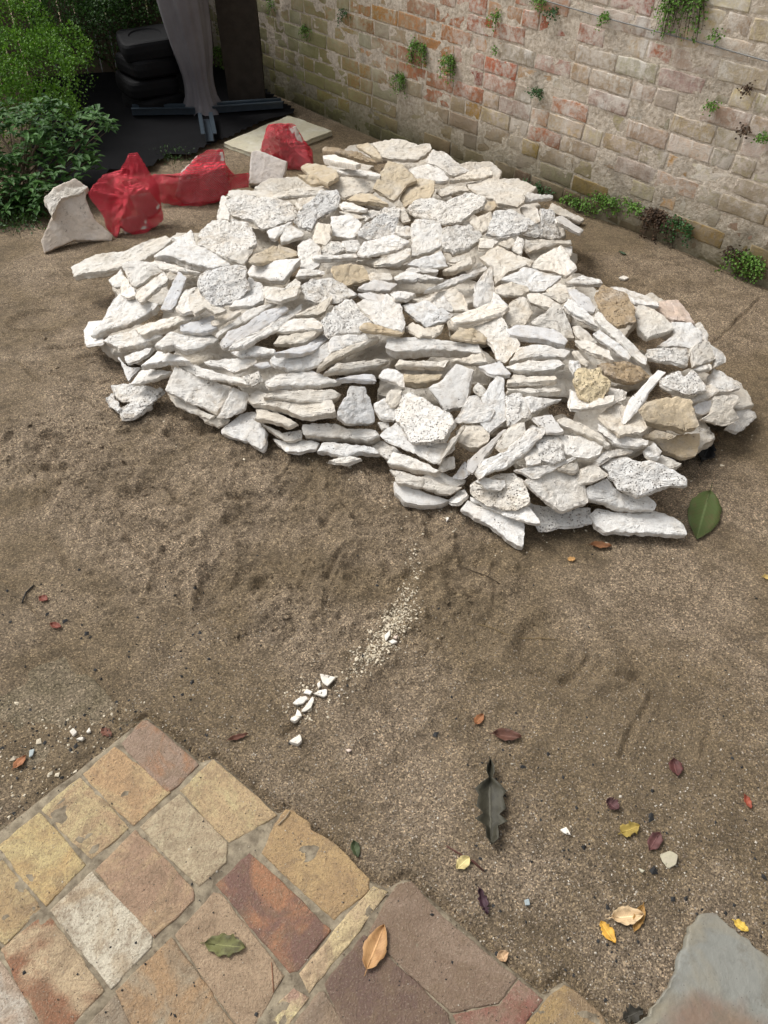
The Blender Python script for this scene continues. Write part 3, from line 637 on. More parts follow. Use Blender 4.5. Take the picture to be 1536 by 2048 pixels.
M 6 c 16 8|130,290 170,230 270,230 240,350 180,380 130,330
M 3 w 12 0|60,500 150,500 160,560 90,560
M 4 g 20 4|870,50 1040,20 1130,110 1000,120
M 6 c 12 8|830,230 860,180 930,240 890,300
J 6 w 28 6|0,950 80,1020 350,1010 340,1060 200,1100 0,1110
J 6 w 16 6|290,960 330,930 460,970 440,1010 350,1070
F 8 p 22 8|650,780 710,630 850,600 960,640 1040,700 960,770 860,790 760,810|flat pitted white slab jutting out near the wall side|jutting pitted slab
F 6 c 32 6|490,380 660,350 800,380 960,430 965,510 900,560 740,560 700,510 600,480 520,430|large cream slab with an orange fleck at its back|large cream back slab
F 8 c 15 2|255,440 340,405 480,405 510,440 400,450 300,480
F 7 c 12 2|510,420 620,450 700,500 600,480
F 5 w 22 0|950,530 980,450 1060,470 1180,480 1180,500 1050,520|
F 6 c 26 4|1160,590 1180,540 1300,600 1430,680 1400,700 1280,650|rough cream bar nearest the wall|rough bar by the wall
F 5 s 26 0|1210,650 1250,650 1430,765 1400,785 1220,690|clean white bar beneath the rough bar nearest the wall|
F 6 w 12 4|930,580 1050,570 1085,680 1040,700 950,640
F 6 p 20 8|950,790 1100,680 1080,580 1190,610 1220,720 1260,800 1230,820 1000,810
F 5 c 25 0|940,890 960,835 1320,840 1330,870 1200,870 1000,920
F 6 c 16 6|520,690 690,610 710,720 620,780 560,740
F 4 c 15 0|600,810 740,850 700,900 590,900
F 5 c 15 2|740,860 860,820 890,860 830,900
F 4 w 15 4|850,920 900,810 950,830 930,950
F 4 c 15 4|900,960 1030,1000 1000,1040 930,1050
F 3 w 15 4|1270,910 1340,880 1330,960
F 7 t 12 4|540,590 640,530 720,530 730,570 620,650
E 7 c 20 6|770,570 870,570 920,680 860,700 830,660
E 6 w 16 4|800,780 820,720 930,730 930,800 880,810
E 8 p 12 8|540,640 600,600 670,610 680,640 560,700
E 8 p 12 8|680,620 690,580 800,560 840,600 830,670 760,650
E 5 w 15 0|355,560 400,540 580,590 570,600 380,590
E 4 c 15 0|350,610 480,620 560,660 450,680
D 5 w 18 8|920,420 950,370 1200,360 1230,400 1000,480 930,500
I 4 w 12 4|350,410 470,520 400,540 340,500
"""
# ---------------------------------------------------------------- the pile of limestone
TILE = dict(A=(130, 440), B=(400, 340), C=(160, 630), D=(430, 580), E=(590, 270), F=(810, 270), G=(480, 720), H=(640, 480), I=(900, 480), J=(1140, 540), K=(1140, 740), L=(1020, 830), M=(740, 720), N=(760, 830))
STONE_COL = dict(w=(.71, .69, .65), p=(.72, .70, .66), s=(.71, .695, .665), g=(.57, .565, .56), c=(.64, .595, .52), t=(.53, .44, .31), b=(.36, .27, .17), k=(.56, .44, .36), q=(.62, .52, .34))
COLNAME = dict(w='white', p='white pitted', s='smooth white', g='greyish white', c='cream', t='tan', b='brown', k='pinkish', q='cream')

def smooth_poly(P, n, jit, seed, sm=.15):
    """resample a closed outline evenly, then chip it"""
    P = np.asarray(P, float); Q = np.concatenate([P, P[:1]]); L_ = np.linalg.norm(np.diff(Q, axis=0), axis=1); c = np.concatenate([[0], np.cumsum(L_)])
    t = np.linspace(0, c[-1], n, endpoint=False)
    for k in c[1:-1]: t[np.argmin(np.abs(t - k))] = k
    out = np.stack([np.interp(t, c, Q[:, 0]), np.interp(t, c, Q[:, 1])], 1)
    nx_ = np.roll(out, -1, 0); pv = np.roll(out, 1, 0); out = out * (1 - 2 * sm) + (nx_ + pv) * sm
    tg = nx_ - pv; tg /= np.linalg.norm(tg, axis=1)[:, None] + 1e-9; nr = np.stack([-tg[:, 1], tg[:, 0]], 1)
    a = vnoise(P3(out[:, 0] * 55 + seed * 3.1, out[:, 1] * 55), seed) + .7 * vnoise(P3(out[:, 0] * 130 + seed, out[:, 1] * 130), seed + 5)
    return out + nr * (a * jit)[:, None]
def soften(ring, c, f, w=9):
    """inner ring: the outline shrunk and rounded so that no star of creases forms"""
    k = int(w * (1 - f)) ; r = ring
    for _ in range(k): r = r * .5 + (np.roll(r, 1, 0) + np.roll(r, -1, 0)) * .25
    return c + (r - c) * f
def stone_geo(P2, T, seed, kind):
    """P2: outline in the stone's own plane (metres), T: thickness. Riven top, broken sides."""
    per = np.linalg.norm(np.diff(np.concatenate([P2, P2[:1]]), axis=0), axis=1).sum()
    n = int(np.clip(per / .0085, 26, 150)); rough = dict(p=1.5, q=1.9, b=1.4, s=.45, g=.6).get(kind, 1.0)
    ring = smooth_poly(P2, n, .0026 * (.6 + .5 * rough), seed); c = ring.mean(0)
    size = math.sqrt(abs(np.sum(ring[:, 0] * np.roll(ring[:, 1], -1) - ring[:, 1] * np.roll(ring[:, 0], -1))) / 2)
    nr = max(5, int(size / .019)); V = []; rs = np.random.default_rng(seed); tilt = rs.normal(0, .05, 2)
    def top_z(xy):
        p = P3(xy[:, 0] * 11 + seed, xy[:, 1] * 11)
        f1 = fbm(p, 3, seed); st = np.round(fbm(p * .8 + 9, 2, seed + 3) * 2.2) / 2.2     # cleft steps of a riven face
        return rough * (.0036 * f1 + .0050 * st + .0024 * vnoise(p * 7, seed + 9)) + (xy - c) @ tilt * .25
    e0 = .0016 + .0014 * rough
    rad = [1 - e0 / max(size * .5, .02)] + [1 - (k / nr) ** 1.0 * .97 for k in range(1, nr)]
    # sides, from the lower edge up
    prof = [(-1.0, rs.uniform(-.012, -.002)), (-.97, rs.uniform(-.006, .001)), (-.72, rs.uniform(-.003, .004)), (-.45, rs.uniform(-.002, .004)), (-.2, rs.uniform(-.001, .003)), (-.05, 0.0)]
    for dz, outw in prof:
        d = ring - c; dl = np.linalg.norm(d, axis=1)[:, None] + 1e-9
        nz = vnoise(P3(ring[:, 0] * 40 + seed, ring[:, 1] * 40, dz * 2.3), seed + 2) * .0042 * rough * (.3 if abs(dz) < .1 else 1) + vnoise(P3(ring[:, 0] * 16 + seed, ring[:, 1] * 16, dz * 1.3), seed + 4) * .0035 * (.2 if abs(dz) < .1 else 1)
        xy = ring + d / dl * (outw + nz)[:, None]
        zz_ = np.full(n, dz * T) + (top_z(ring) if dz > -.1 else .4 * top_z(ring)) + vnoise(P3(ring[:, 0] * 60, ring[:, 1] * 60, dz * 9 + seed), seed) * .0028
        V.append(np.concatenate([xy, zz_[:, None]], 1))
    for k, f in enumerate(rad):
        xy = soften(ring, c, f, 16)
        if k > 1: xy = xy + rs.normal(0, .0018, xy.shape)
        V.append(np.concatenate([xy, (top_z(xy) + (.001 if k else -.0005))[:, None]], 1))
    V.append(np.array([[c[0], c[1], float(top_z(c[None])[0])]]))
    m_ = len(V) - 1; V = np.concatenate(V); Fc = []
    for k in range(m_ - 1):
        for i in range(n):
            j = (i + 1) % n; a, b, cc, d_ = k * n + i, k * n + j, (k + 1) * n + j, (k + 1) * n + i
            if (i + k) % 2: Fc += [(a, b, cc), (a, cc, d_)]
            else: Fc += [(a, b, d_), (b, cc, d_)]
    for i in range(n): Fc.append(((m_ - 1) * n + i, (m_ - 1) * n + (i + 1) % n, m_ * n))
    Fc.append(tuple(range(n))[::-1])
    return V, Fc
def frame(nrm):
    nrm = nrm / np.linalg.norm(nrm); ax = np.cross([0, 1, 0], nrm) if abs(nrm[1]) < .9 else np.cross([0, 0, 1], nrm); ax /= np.linalg.norm(ax); return ax, np.cross(nrm, ax), nrm
def march(u, v):
    d = ray(u, v); ts = np.linspace(1.0, 4.5, 700); P = CAM + d[None] * ts[:, None]
    hh = pile_h(P[:, 0], P[:, 1]); k = np.argmax(P[:, 2] < hh); return P[k]
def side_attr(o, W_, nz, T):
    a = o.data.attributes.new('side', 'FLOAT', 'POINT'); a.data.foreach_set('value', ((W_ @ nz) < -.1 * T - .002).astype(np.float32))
CELL = 6; DB = np.full((200, 270), 1e9)           # coarse distance map used only to settle stones on one another
def cells_in(poly):
    lo = np.floor(poly.min(0) / CELL).astype(int); hi = np.ceil(poly.max(0) / CELL).astype(int)
    xs, ys = np.meshgrid(np.arange(max(lo[0], 0), min(hi[0], 269) + 1), np.arange(max(lo[1], 0), min(hi[1], 199) + 1))
    c = np.stack([xs.ravel(), ys.ravel()], 1); 
    if len(c) == 0: return c
    return c[poly_sd(c * CELL + .0, poly) > 0]
def settle(px, nrm, T, P0, maxpush=.10, gap=.010):
    """push the stone's plane towards the eye until it lies over the ones placed before"""
    d0 = P0 - CAM; L0 = np.linalg.norm(d0); d0 = d0 / L0; cs = cells_in(px)
    push = 0.0
    if len(cs):
        D = np.array([ray(c[0] * CELL, c[1] * CELL) for c in cs]); ln = np.linalg.norm(D, axis=1)
        t = ((P0 - CAM) @ nrm) / (D @ nrm) * ln; old = DB[cs[:, 1], cs[:, 0]]; over = t + gap - old; over = over[old < 1e8]
        if len(over) > 2: push = float(np.clip(np.percentile(over, 85), 0, maxpush))
    P1 = P0 - d0 * push
    if len(cs):
        t = ((P1 - CAM) @ nrm) / (D @ nrm) * ln; DB[cs[:, 1], cs[:, 0]] = np.minimum(DB[cs[:, 1], cs[:, 0]], t)
    return P1
items = []
for ln in STONES.strip().split('\n'):
    h_, p_, *ex = [a.strip() for a in ln.split('|')]; tl, lv, col, t, *ti = h_.split(); ox, oy = TILE[tl]
    px = np.array([[ox + float(a.split(',')[0]) / 4, oy + float(a.split(',')[1]) / 4] for a in p_.split()])
    items.append(dict(px=px, lv=int(lv), col=col, t=float(t) / 4, tilt=float(ti[0]) if ti else 0, desc=ex[0] if ex else '', land=ex[1] if len(ex) > 1 else '', order=len(items)))
items.sort(key=lambda s: (s['lv'], -s['px'][:, 1].mean() * 0))
EPS = .04
pile = []
# hidden stones that fill the heart of the pile
frs = random.Random(3); fill_pts = []
bb0, bb1 = foot.min(0), foot.max(0)
for _ in range(4000):
    p = np.array([frs.uniform(bb0[0], bb1[0]), frs.uniform(bb0[1], bb1[1])])
    if poly_sd(p[None], foot)[0] < .15: continue
    if all(np.hypot(*(p - q_)) > .205 for q_ in fill_pts): fill_pts.append(p)
fill_pts = fill_pts[:52]; print('hidden stones', len(fill_pts))
for i, p in enumerate(fill_pts):
    a0 = frs.uniform(0, 6.28); k = frs.randint(5, 8); r0 = frs.uniform(.14, .19)
    pts = np.array([[math.cos(a0 + 6.283 * j / k) * r0 * frs.uniform(.75, 1.1), math.sin(a0 + 6.283 * j / k) * r0 * frs.uniform(.75, 1.1)] for j in range(k)])
    nrm = np.array([frs.gauss(0, .08), frs.gauss(-.05, .08), 1]); ax, ay, nz = frame(nrm); T = frs.uniform(.035, .055)
    V, Fc = stone_geo(pts, T, 900 + i, 'c'); zt = float(pile_h(p[0], p[1])[0]) - .118
    W_ = V[:, :1] * ax + V[:, 1:2] * ay + V[:, 2:3] * nz; loc = np.array([p[0], p[1], zt])
    o = mesh_obj('broken_stone', W_, Fc, M_ROUGH, loc=None); o.location = loc; side_attr(o, W_, nz, T); o.color = (*(np.array(STONE_COL['c']) * frs.uniform(.8, .95)), 1)
    tag(o, 'pale broken limestone lying deep in the gaps between the upper stones', 'stone', 'limestone deep inside the pile')
for s in items:
    px = s['px']; cpx = px.mean(0); P0 = march(*cpx); e = .05
    hx = (pile_h(P0[0] + e, P0[1])[0] - pile_h(P0[0] - e, P0[1])[0]) / (2 * e); hy = (pile_h(P0[0], P0[1] + e)[0] - pile_h(P0[0], P0[1] - e)[0]) / (2 * e)
    hn = np.array([-hx, -hy, 1.0]); hn /= np.linalg.norm(hn)
    rs = np.random.default_rng(s['order'] + 50)
    view = np.array([-P0[0], -P0[1], 0]); view /= np.linalg.norm(view)
    a_ = .42
    nrm = hn * a_ + np.array([0, 0, 1]) * (1 - a_); nrm /= np.linalg.norm(nrm)
    tl_ = R_(s['tilt'] * 1.1); nrm = nrm + view * math.tan(tl_) + np.append(rs.normal(0, .12, 2), 0); nrm /= np.linalg.norm(nrm)
    # thickness from the visible edge height
    P1 = settle(px, nrm, 0, P0 + np.array([0, 0, .012]))
    dr = P1 - CAM; dist = np.linalg.norm(dr); dr /= dist; dist_c = (RC @ (P1 - CAM))[2]
    side = math.sqrt(max(.12, 1 - (dr @ nrm) ** 2)); T = float(np.clip(.88 * s['t'] / F_PX * dist_c / side, .010, .062))
    pts = []
    for u, v in px:
        d = ray(u, v); pts.append(CAM + d * (((P1 - CAM) @ nrm) / (d @ nrm)))
    pts = np.array(pts); ax, ay, nz = frame(nrm); c3 = pts.mean(0); P2 = np.stack([(pts - c3) @ ax, (pts - c3) @ ay], 1)
    if np.sum(P2[:, 0] * np.roll(P2[:, 1], -1) - P2[:, 1] * np.roll(P2[:, 0], -1)) < 0: P2 = P2[::-1]
    T = max(T, .016 if s['col'] != 's' else .012)
    V, Fc = stone_geo(P2, T, 100 + s['order'], s['col'])
    W_ = V[:, :1] * ax + V[:, 1:2] * ay + V[:, 2:3] * nz
    lo = (W_[:, 2] + c3[2] - gz(W_[:, 0] + c3[0], W_[:, 1] + c3[1])).min()
    if lo < -.008: c3 = c3 + np.array([0, 0, -.008 - lo]) * .9
    s.update(T=T, c3=c3, V=W_, F=Fc, cpx=cpx, area=.5 * abs(np.sum(px[:, 0] * np.roll(px[:, 1], -1) - px[:, 1] * np.roll(px[:, 0], -1))))
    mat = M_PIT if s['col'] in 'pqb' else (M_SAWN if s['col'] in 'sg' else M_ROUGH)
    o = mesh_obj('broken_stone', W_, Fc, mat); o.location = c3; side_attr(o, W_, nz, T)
    cc = np.array(STONE_COL[s['col']]) * rs.uniform(.93, 1.06) * (1 + rs.normal(0, .012) * np.array([1, 0, -1.6])); o.color = (*np.clip(cc, 0, .9), 1); s['obj'] = o
# labels: a look, then where it lies against named neighbours
lands = [s for s in items if s['land']]
used = set(s['desc'] for s in items if s['desc'])
def rel(s, l):
    dx, dy = s['cpx'] - l['cpx']; 
    if abs(dy) > 1.6 * abs(dx): return 'above' if dy < 0 else 'below'
    if abs(dx) > 1.6 * abs(dy): return 'left of' if dx < 0 else 'right of'
    return ('upper ' if dy < 0 else 'lower ') + ('left of' if dx < 0 else 'right of')
def shape_words(s):
    px = s['px'] - s['cpx']; ev = np.linalg.eigvalsh(px.T @ px); el = math.sqrt(ev[1] / max(ev[0], 1e-6)); A = s['area']
    size = 'tiny' if A < 350 else 'small' if A < 1100 else '' if A < 2400 else 'broad' if A < 4500 else 'large'
    sh = 'sliver' if el > 4 else 'long stone' if el > 2.6 else 'block' if s['t'] > 9 and len(px) < 7 else 'chunk' if s['t'] > 7 else 'wedge' if len(px) <= 4 else 'flat piece'
    return ' '.join(x for x in (size, COLNAME[s['col']], sh) if x)
for s in items:
    if not s['desc']:
        near_ = sorted([l for l in lands if l is not s], key=lambda l: np.hypot(*(l['cpx'] - s['cpx'])))[:6]
        b = shape_words(s); cand = [f"{b} just {rel(s, l)} the {l['land']}" for l in near_[:3]]
        cand += [f"{b} {rel(s, near_[0])} the {near_[0]['land']}, {rel(s, l)} the {l['land']}" for l in near_[1:]]
        cand = [c for c in cand if len(c.split()) <= 16]
        s['desc'] = next((c for c in cand if c not in used), cand[-1]); used.add(s['desc'])
    tag(s['obj'], s['desc'], 'stone', 'broken limestone slabs heaped in the pile')

def lone_stone(px, nrm, T, col, label, seed, P=None, mat=None, name='broken_stone', sink=.0):
    """a stone off the pile: px outline of its face, nrm its facing"""
    px = np.array(px, float); nrm = np.array(nrm, float); nrm /= np.linalg.norm(nrm)
    pts = np.array([CAM + ray(u, v) * (((P - CAM) @ nrm) / (ray(u, v) @ nrm)) for u, v in px])
    ax, ay, nz = frame(nrm); c3 = pts.mean(0); P2 = np.stack([(pts - c3) @ ax, (pts - c3) @ ay], 1)
    if np.sum(P2[:, 0] * np.roll(P2[:, 1], -1) - P2[:, 1] * np.roll(P2[:, 0], -1)) < 0: P2 = P2[::-1]
    V, Fc = stone_geo(P2, T, seed, col); W_ = V[:, :1] * ax + V[:, 1:2] * ay + V[:, 2:3] * nz
    o = mesh_obj(name, W_, Fc, mat or (M_SAWN if col in 'sg' else M_ROUGH)); o.location = c3; o.color = (*STONE_COL[col], 1)
    return tag(o, label, 'stone')
def facing(P, up=.6, side=0.0):
    v = np.array([-P[0], -P[1], 0.0]); v /= np.linalg.norm(v); r = np.array([-v[1], v[0], 0]); return v + np.array([0, 0, up]) + r * side
P = at(150, 490)
lone_stone([(88, 398), (108, 375), (150, 357), (172, 372), (172, 400), (190, 440), (225, 470), (223, 482), (150, 480), (90, 505), (82, 480), (105, 430)], facing(P, .75, .1), .05, 's', 'upright slab with a smooth striped face at the sand edge beside the shrub', 1201, P + [0, 0, .05]).color = (.60, .52, .44, 1)
lone_stone([(88, 395), (110, 372), (150, 355), (176, 372), (165, 385), (120, 398), (104, 430)], facing(P, 1.6, .1), .05, 'c', 'rough cream top crust of the upright striped slab at the sand edge', 1202, P + [0, .03, .16])
P = at(530, 372)
lone_stone([(503, 303), (515, 300), (574, 322), (565, 362), (545, 370), (497, 366)], facing(P, 1.0, -.1), .05, 's', 'squarish white block with streaks standing against a red mesh sack', 1203, P + [0, 0, .03]).color = (.66, .60, .55, 1)
P = at(600, 290)
lone_stone([(447, 284), (578, 231), (664, 262), (625, 277), (540, 310), (500, 304)], (0, 0, 1), .035, 's', 'square travertine paving tile lying flat on sand by the wall', 1204, at(560, 270, .035), name='travertine_tile')
for o in bpy.data.objects:
    if o.name.startswith('travertine_tile'): o.color = (.50, .47, .35, 1)
# ---------------------------------------------------------------- leaves and plants
def leaf_mat(name, col, col2, rough=.5, trans=.25):
    t = NT(name, rough, .4); co = t.coord('Object'); r = t.n('ShaderNodeNewGeometry').outputs['Random Per Island']
    n = t.noise(co, 6, 3, .6); f = t.math('ADD', t.math('MULTIPLY', r, .6), t.math('MULTIPLY', n, .5))
    c = t.mix(t.ramp(f, (.3, 0), (.8, 1)), col, col2)
    t.done(c); t.b.inputs['Transmission Weight'].default_value = 0
    tr = t.n('ShaderNodeBsdfTranslucent'); t.L(c, tr.inputs[0]); mx = t.n('ShaderNodeMixShader'); mx.inputs[0].default_value = trans
    out = t.t.nodes['Material Output']; t.L(t.b.outputs[0], mx.inputs[1]); t.L(tr.outputs[0], mx.inputs[2]); t.L(mx.outputs[0], out.inputs[0])
    return t.m
def unit(a): return a / (np.linalg.norm(a, axis=-1, keepdims=True) + 1e-9)
def leaves_geo(P, A, Nn, L_, Wd, bend=.15):
    """many small leaves: P base points, A growing direction, Nn face direction"""
    A = unit(A); B = unit(np.cross(A, Nn)); Nn = np.cross(B, A); n = len(P)
    L_ = np.broadcast_to(L_, (n,)); Wd = np.broadcast_to(Wd, (n,))
    tpl = [(0, 0, 0), (.3, .42, .02), (.65, .5, .0), (1, 0, -1), (.65, -.5, .0), (.3, -.42, .02), (.5, 0, -.12)]
    V = np.stack([P + A * (L_ * a)[:, None] + B * (Wd * b)[:, None] + Nn * (L_ * c * bend + (np.abs(b) * Wd * .25))[:, None] for a, b, c in tpl], 1).reshape(-1, 3)
    f0 = np.array([(0, 1, 6), (1, 2, 6), (2, 3, 6), (3, 4, 6), (4, 5, 6), (5, 0, 6)]); Fc = (f0[None] + 7 * np.arange(n)[:, None, None]).reshape(-1, 3)
    return V, Fc
def put(name, V, Fc, mat, parent, smooth=False, kind=None):
    o = mesh_obj(name, V, Fc, mat, smooth=smooth, loc=parent.location if parent else None)
    if parent: o.parent = parent; o.location = (0, 0, 0)
    if kind: o['kind'] = kind
    return o
M_BOX = leaf_mat('box hedge leaf', (.06, .15, .012), (.16, .33, .03), .55)
M_BOXD = leaf_mat('dark hedge leaf', (.022, .055, .012), (.05, .12, .02), .5)
M_RHO = leaf_mat('broad shrub leaf', (.028, .085, .016), (.08, .19, .035), .65)
M_FERN = leaf_mat('maidenhair leaf', (.075, .18, .02), (.17, .32, .05), .55, .3)
M_FERND = leaf_mat('dark fern leaf', (.02, .07, .015), (.05, .14, .03), .5)
M_DRY = leaf_mat('withered fern', (.035, .022, .014), (.09, .05, .025), .8, .1)
M_STEM = simple('plant stem', (.10, .075, .045), .8)
M_STEMD = simple('dark stem', (.045, .03, .02), .7)

def bush(name, label, cat, blobs, n, L_, W_, mat, seed, base, stems=9, group=None, shell=.35):
    rs = np.random.default_rng(seed); root = empty(name, tuple(base), label, cat, group); base = np.array(base)
    vol = np.array([b[3] * b[4] * b[5] for b in blobs]) ** .67; cnt = (n * vol / vol.sum()).astype(int); PP = []; AA = []; NN = []
    for b, k in zip(blobs, cnt):
        d = unit(rs.normal(size=(k, 3))); d[:, 2] = np.where(rs.random(k) < .7, np.abs(d[:, 2]), d[:, 2]); d = unit(d)
        lump = 1 + .22 * fbm(d * 2.4 + seed + b[0], 3, seed); r = lump * (1 - shell * rs.random(k) ** 1.6)
        P = np.array(b[:3]) + d * r[:, None] * np.array(b[3:6]); PP.append(P); a = unit(d * .8 + rs.normal(0, .5, (k, 3)) + [0, 0, .35]); AA.append(a)
        NN.append(unit(d * .6 + [0, 0, .7] + rs.normal(0, .55, (k, 3))))
    P = np.concatenate(PP); keep = P[:, 2] > gz(P[:, 0], P[:, 1]) + .01; P, A, N_ = P[keep], np.concatenate(AA)[keep], np.concatenate(NN)[keep]
    s = rs.uniform(.65, 1.2, len(P)); V, Fc = leaves_geo(P, A, N_, L_ * s, W_ * s); put('foliage', V, Fc, mat, root)
    tb = []
    for _ in range(stems):
        e = P[rs.integers(len(P))]; b0 = base + np.append(rs.normal(0, .05, 2), 0); mid = (b0 + e) / 2 + rs.normal(0, .04, 3); tb.append(tube([b0, mid, e], [.008, .006, .002], 5))
    V, Fc = merge(tb); put('stem', V, Fc, M_STEM, root, kind='stuff'); return root
# box hedge mounds
h1 = at(40, 345)
def B(u, v, z, rx, ry, rz):
    p = at(u, v, z); return (p[0], p[1], p[2], rx, ry, rz)
bush('box_bush', 'bright green small-leaved box bush clipped into a rounded mound', 'bush', [B(55, 150, .35, .36, .30, .24), B(-60, 190, .30, .40, .35, .28), B(120, 120, .36, .24, .26, .20), B(60, 235, .18, .36, .25, .20), B(20, 60, .50, .30, .3, .2)], 15000, .017, .012, M_BOX, 1, h1)
bush('hedge_bush', 'dark green small-leaved bush behind the stacked black weights', 'bush', [B(150, 55, .45, .30, .3, .26), B(250, 25, .50, .34, .3, .34), B(310, 20, .45, .3, .3, .3), B(215, 60, .30, .28, .3, .25)], 12000, .019, .013, M_BOXD, 2, at(230, 150))
# broad-leaved shrub: whorls of large leaves
rs = np.random.default_rng(5); root = empty('broad_leaved_shrub', tuple(at(60, 455)), 'low shrub with whorls of glossy oval leaves next to the upright striped slab', 'shrub'); PP = []; AA = []; NN = []; SS_ = []; tb = []
b0 = np.array(at(40, 400))
SIL = np.array([(-60, 200), (30, 205), (90, 200), (150, 205), (200, 215), (240, 235), (225, 268), (185, 290), (205, 345), (160, 372), (110, 395), (75, 430), (20, 455), (-60, 460)], float); k = 0
while k < 210:
    uv = np.array([rs.uniform(-60, 240), rs.uniform(195, 455)])
    if poly_sd(uv[None], SIL)[0] < 4: continue
    k += 1; zt = np.clip((462 - uv[1]) / 262 * .46, .03, .5); p = at(uv[0], uv[1], zt * rs.uniform(.72, 1.0)); kk = rs.integers(6, 9); a0 = rs.random() * 6.28
    if k % 4 == 0: tb.append(tube([b0 + np.append(rs.normal(0, .07, 2), 0), b0 * .5 + p * .5 - [0, 0, .02], p - [0, 0, .01]], [.004, .003, .0015], 5))
    for j in range(kk):
        a = a0 + 6.283 * j / kk + rs.normal(0, .25); PP.append(p + [0, 0, rs.normal(0, .012)]); AA.append([math.cos(a), math.sin(a), rs.uniform(-.25, .6)]); NN.append([0, 0, 1.0]); SS_.append(rs.uniform(.04, .072))
V, Fc = leaves_geo(np.array(PP), np.array(AA), np.array(NN), np.array(SS_), np.array(SS_) * .42, .2); put('foliage', V, Fc, M_RHO, root); V, Fc = merge(tb); put('stem', V, Fc, M_STEM, root, kind='stuff')
# low weeds at the bed's edge
def weeds(px, n, label, seed, L_=.02, mat=M_BOXD, h=.05, cat='weed', name='weed_clump'):
    rs = np.random.default_rng(seed); P = np.array([np.array(at(px[0] + rs.normal(0, px[2]), px[1] + rs.normal(0, px[3]))) for _ in range(n)]); P[:, 2] += rs.random(n) * h
    root = empty(name, tuple(at(px[0], px[1])), label, cat); A = unit(rs.normal(0, .6, (n, 3)) + [0, 0, .5]); s = rs.uniform(.6, 1.2, n)
    V, Fc = leaves_geo(P, A, unit(rs.normal(0, .4, (n, 3)) + [0, 0, 1]), L_ * s, L_ * .55 * s); put('foliage', V, Fc, mat, root)
    tb = [tube([P[i] * [1, 1, 0] + [0, 0, gz(*P[i][:2])], P[i]], .0012, 4) for i in range(0, n, 6)]; V, Fc = merge(tb); put('stem', V, Fc, M_STEM, root, kind='stuff')
weeds((30, 428, 34, 18), 1800, 'mat of low green weeds at the bed edge under the shrub', 31, .018)
weeds((345, 318, 22, 9), 220, 'small patch of bright weeds behind the middle red sack', 32, .013)
weeds((500, 195, 14, 12), 60, 'little fern seedling on the black mat by the timber post', 33, .03, M_FERND, .06)

def wall_fern(px, w_, h_, n, label, seed, mat=M_FERN, leaf=.0095, proud=.04, cat='fern', name='wall_fern', droop=.8):
    """fronds rooted in a joint, arching out and hanging down the wall"""
    n = int(n * 1.7); h_ *= .95; rs = np.random.default_rng(seed); rt = on_wall(*px, off=.004); root = empty(name, tuple(rt), label, cat, None)
    WD3 = np.array([WD[0], WD[1], 0]); WO = -np.array([WN[0], WN[1], 0]); mpp = np.linalg.norm(rt - CAM) / F_PX; w_ *= mpp; h_ *= mpp; PP = []; AA = []; tb = []
    nf = max(4, n // 22)
    for k in range(nf):
        sx = rs.uniform(-.6, .6) * w_; ln = h_ * rs.uniform(.15, .95); out = proud * rs.uniform(.35, 1); t = np.linspace(0, 1, 7)
        up = rs.uniform(-.05, .35) * (1 - droop) * h_ * 2
        path = rt + WD3 * (sx * .35 + sx * .65 * np.sqrt(t))[:, None] + WO * (out * np.sin(t * 2.4))[:, None] + np.array([0, 0, 1.]) * ((up * np.sin(t * 2.2)) - ln * t ** 1.6)[:, None]
        path = np.maximum(path, [-99, -99, gz(*rt[:2]) + .003]); tb.append(tube(path[::2], .0009, 4))
        m_ = n // nf
        for _ in range(m_):
            tt = rs.uniform(.1, 1); p = np.array([np.interp(tt, t, path[:, i]) for i in range(3)]) + rs.normal(0, .010, 3); p += WO * abs(rs.normal(0, .004)); PP.append(p); AA.append(rs.normal(0, .5, 3) + [0, 0, -.5] + WO * .5)
    PP = np.array(PP); s = rs.uniform(.6, 1.25, len(PP)) * leaf
    dead = rs.random(len(PP)) < .13
    V, Fc = leaves_geo(PP[dead], np.array(AA)[dead], unit(rs.normal(0, 1, (dead.sum(), 3))), leaf * .8, leaf * .5, .3); put('dead_leaves', V, Fc, M_DRY, root, kind='stuff'); PP = PP[~dead]; AA = np.array(AA)[~dead]; s = s[~dead]
    V, Fc = leaves_geo(PP, np.array(AA), unit(WO * .8 + np.array([0, 0, .6]) + rs.normal(0, .4, (len(PP), 3))), s, s * .95, .1); put('foliage', V, Fc, mat, root); V, Fc = merge(tb); put('stem', V, Fc, M_STEMD, root, kind='stuff')
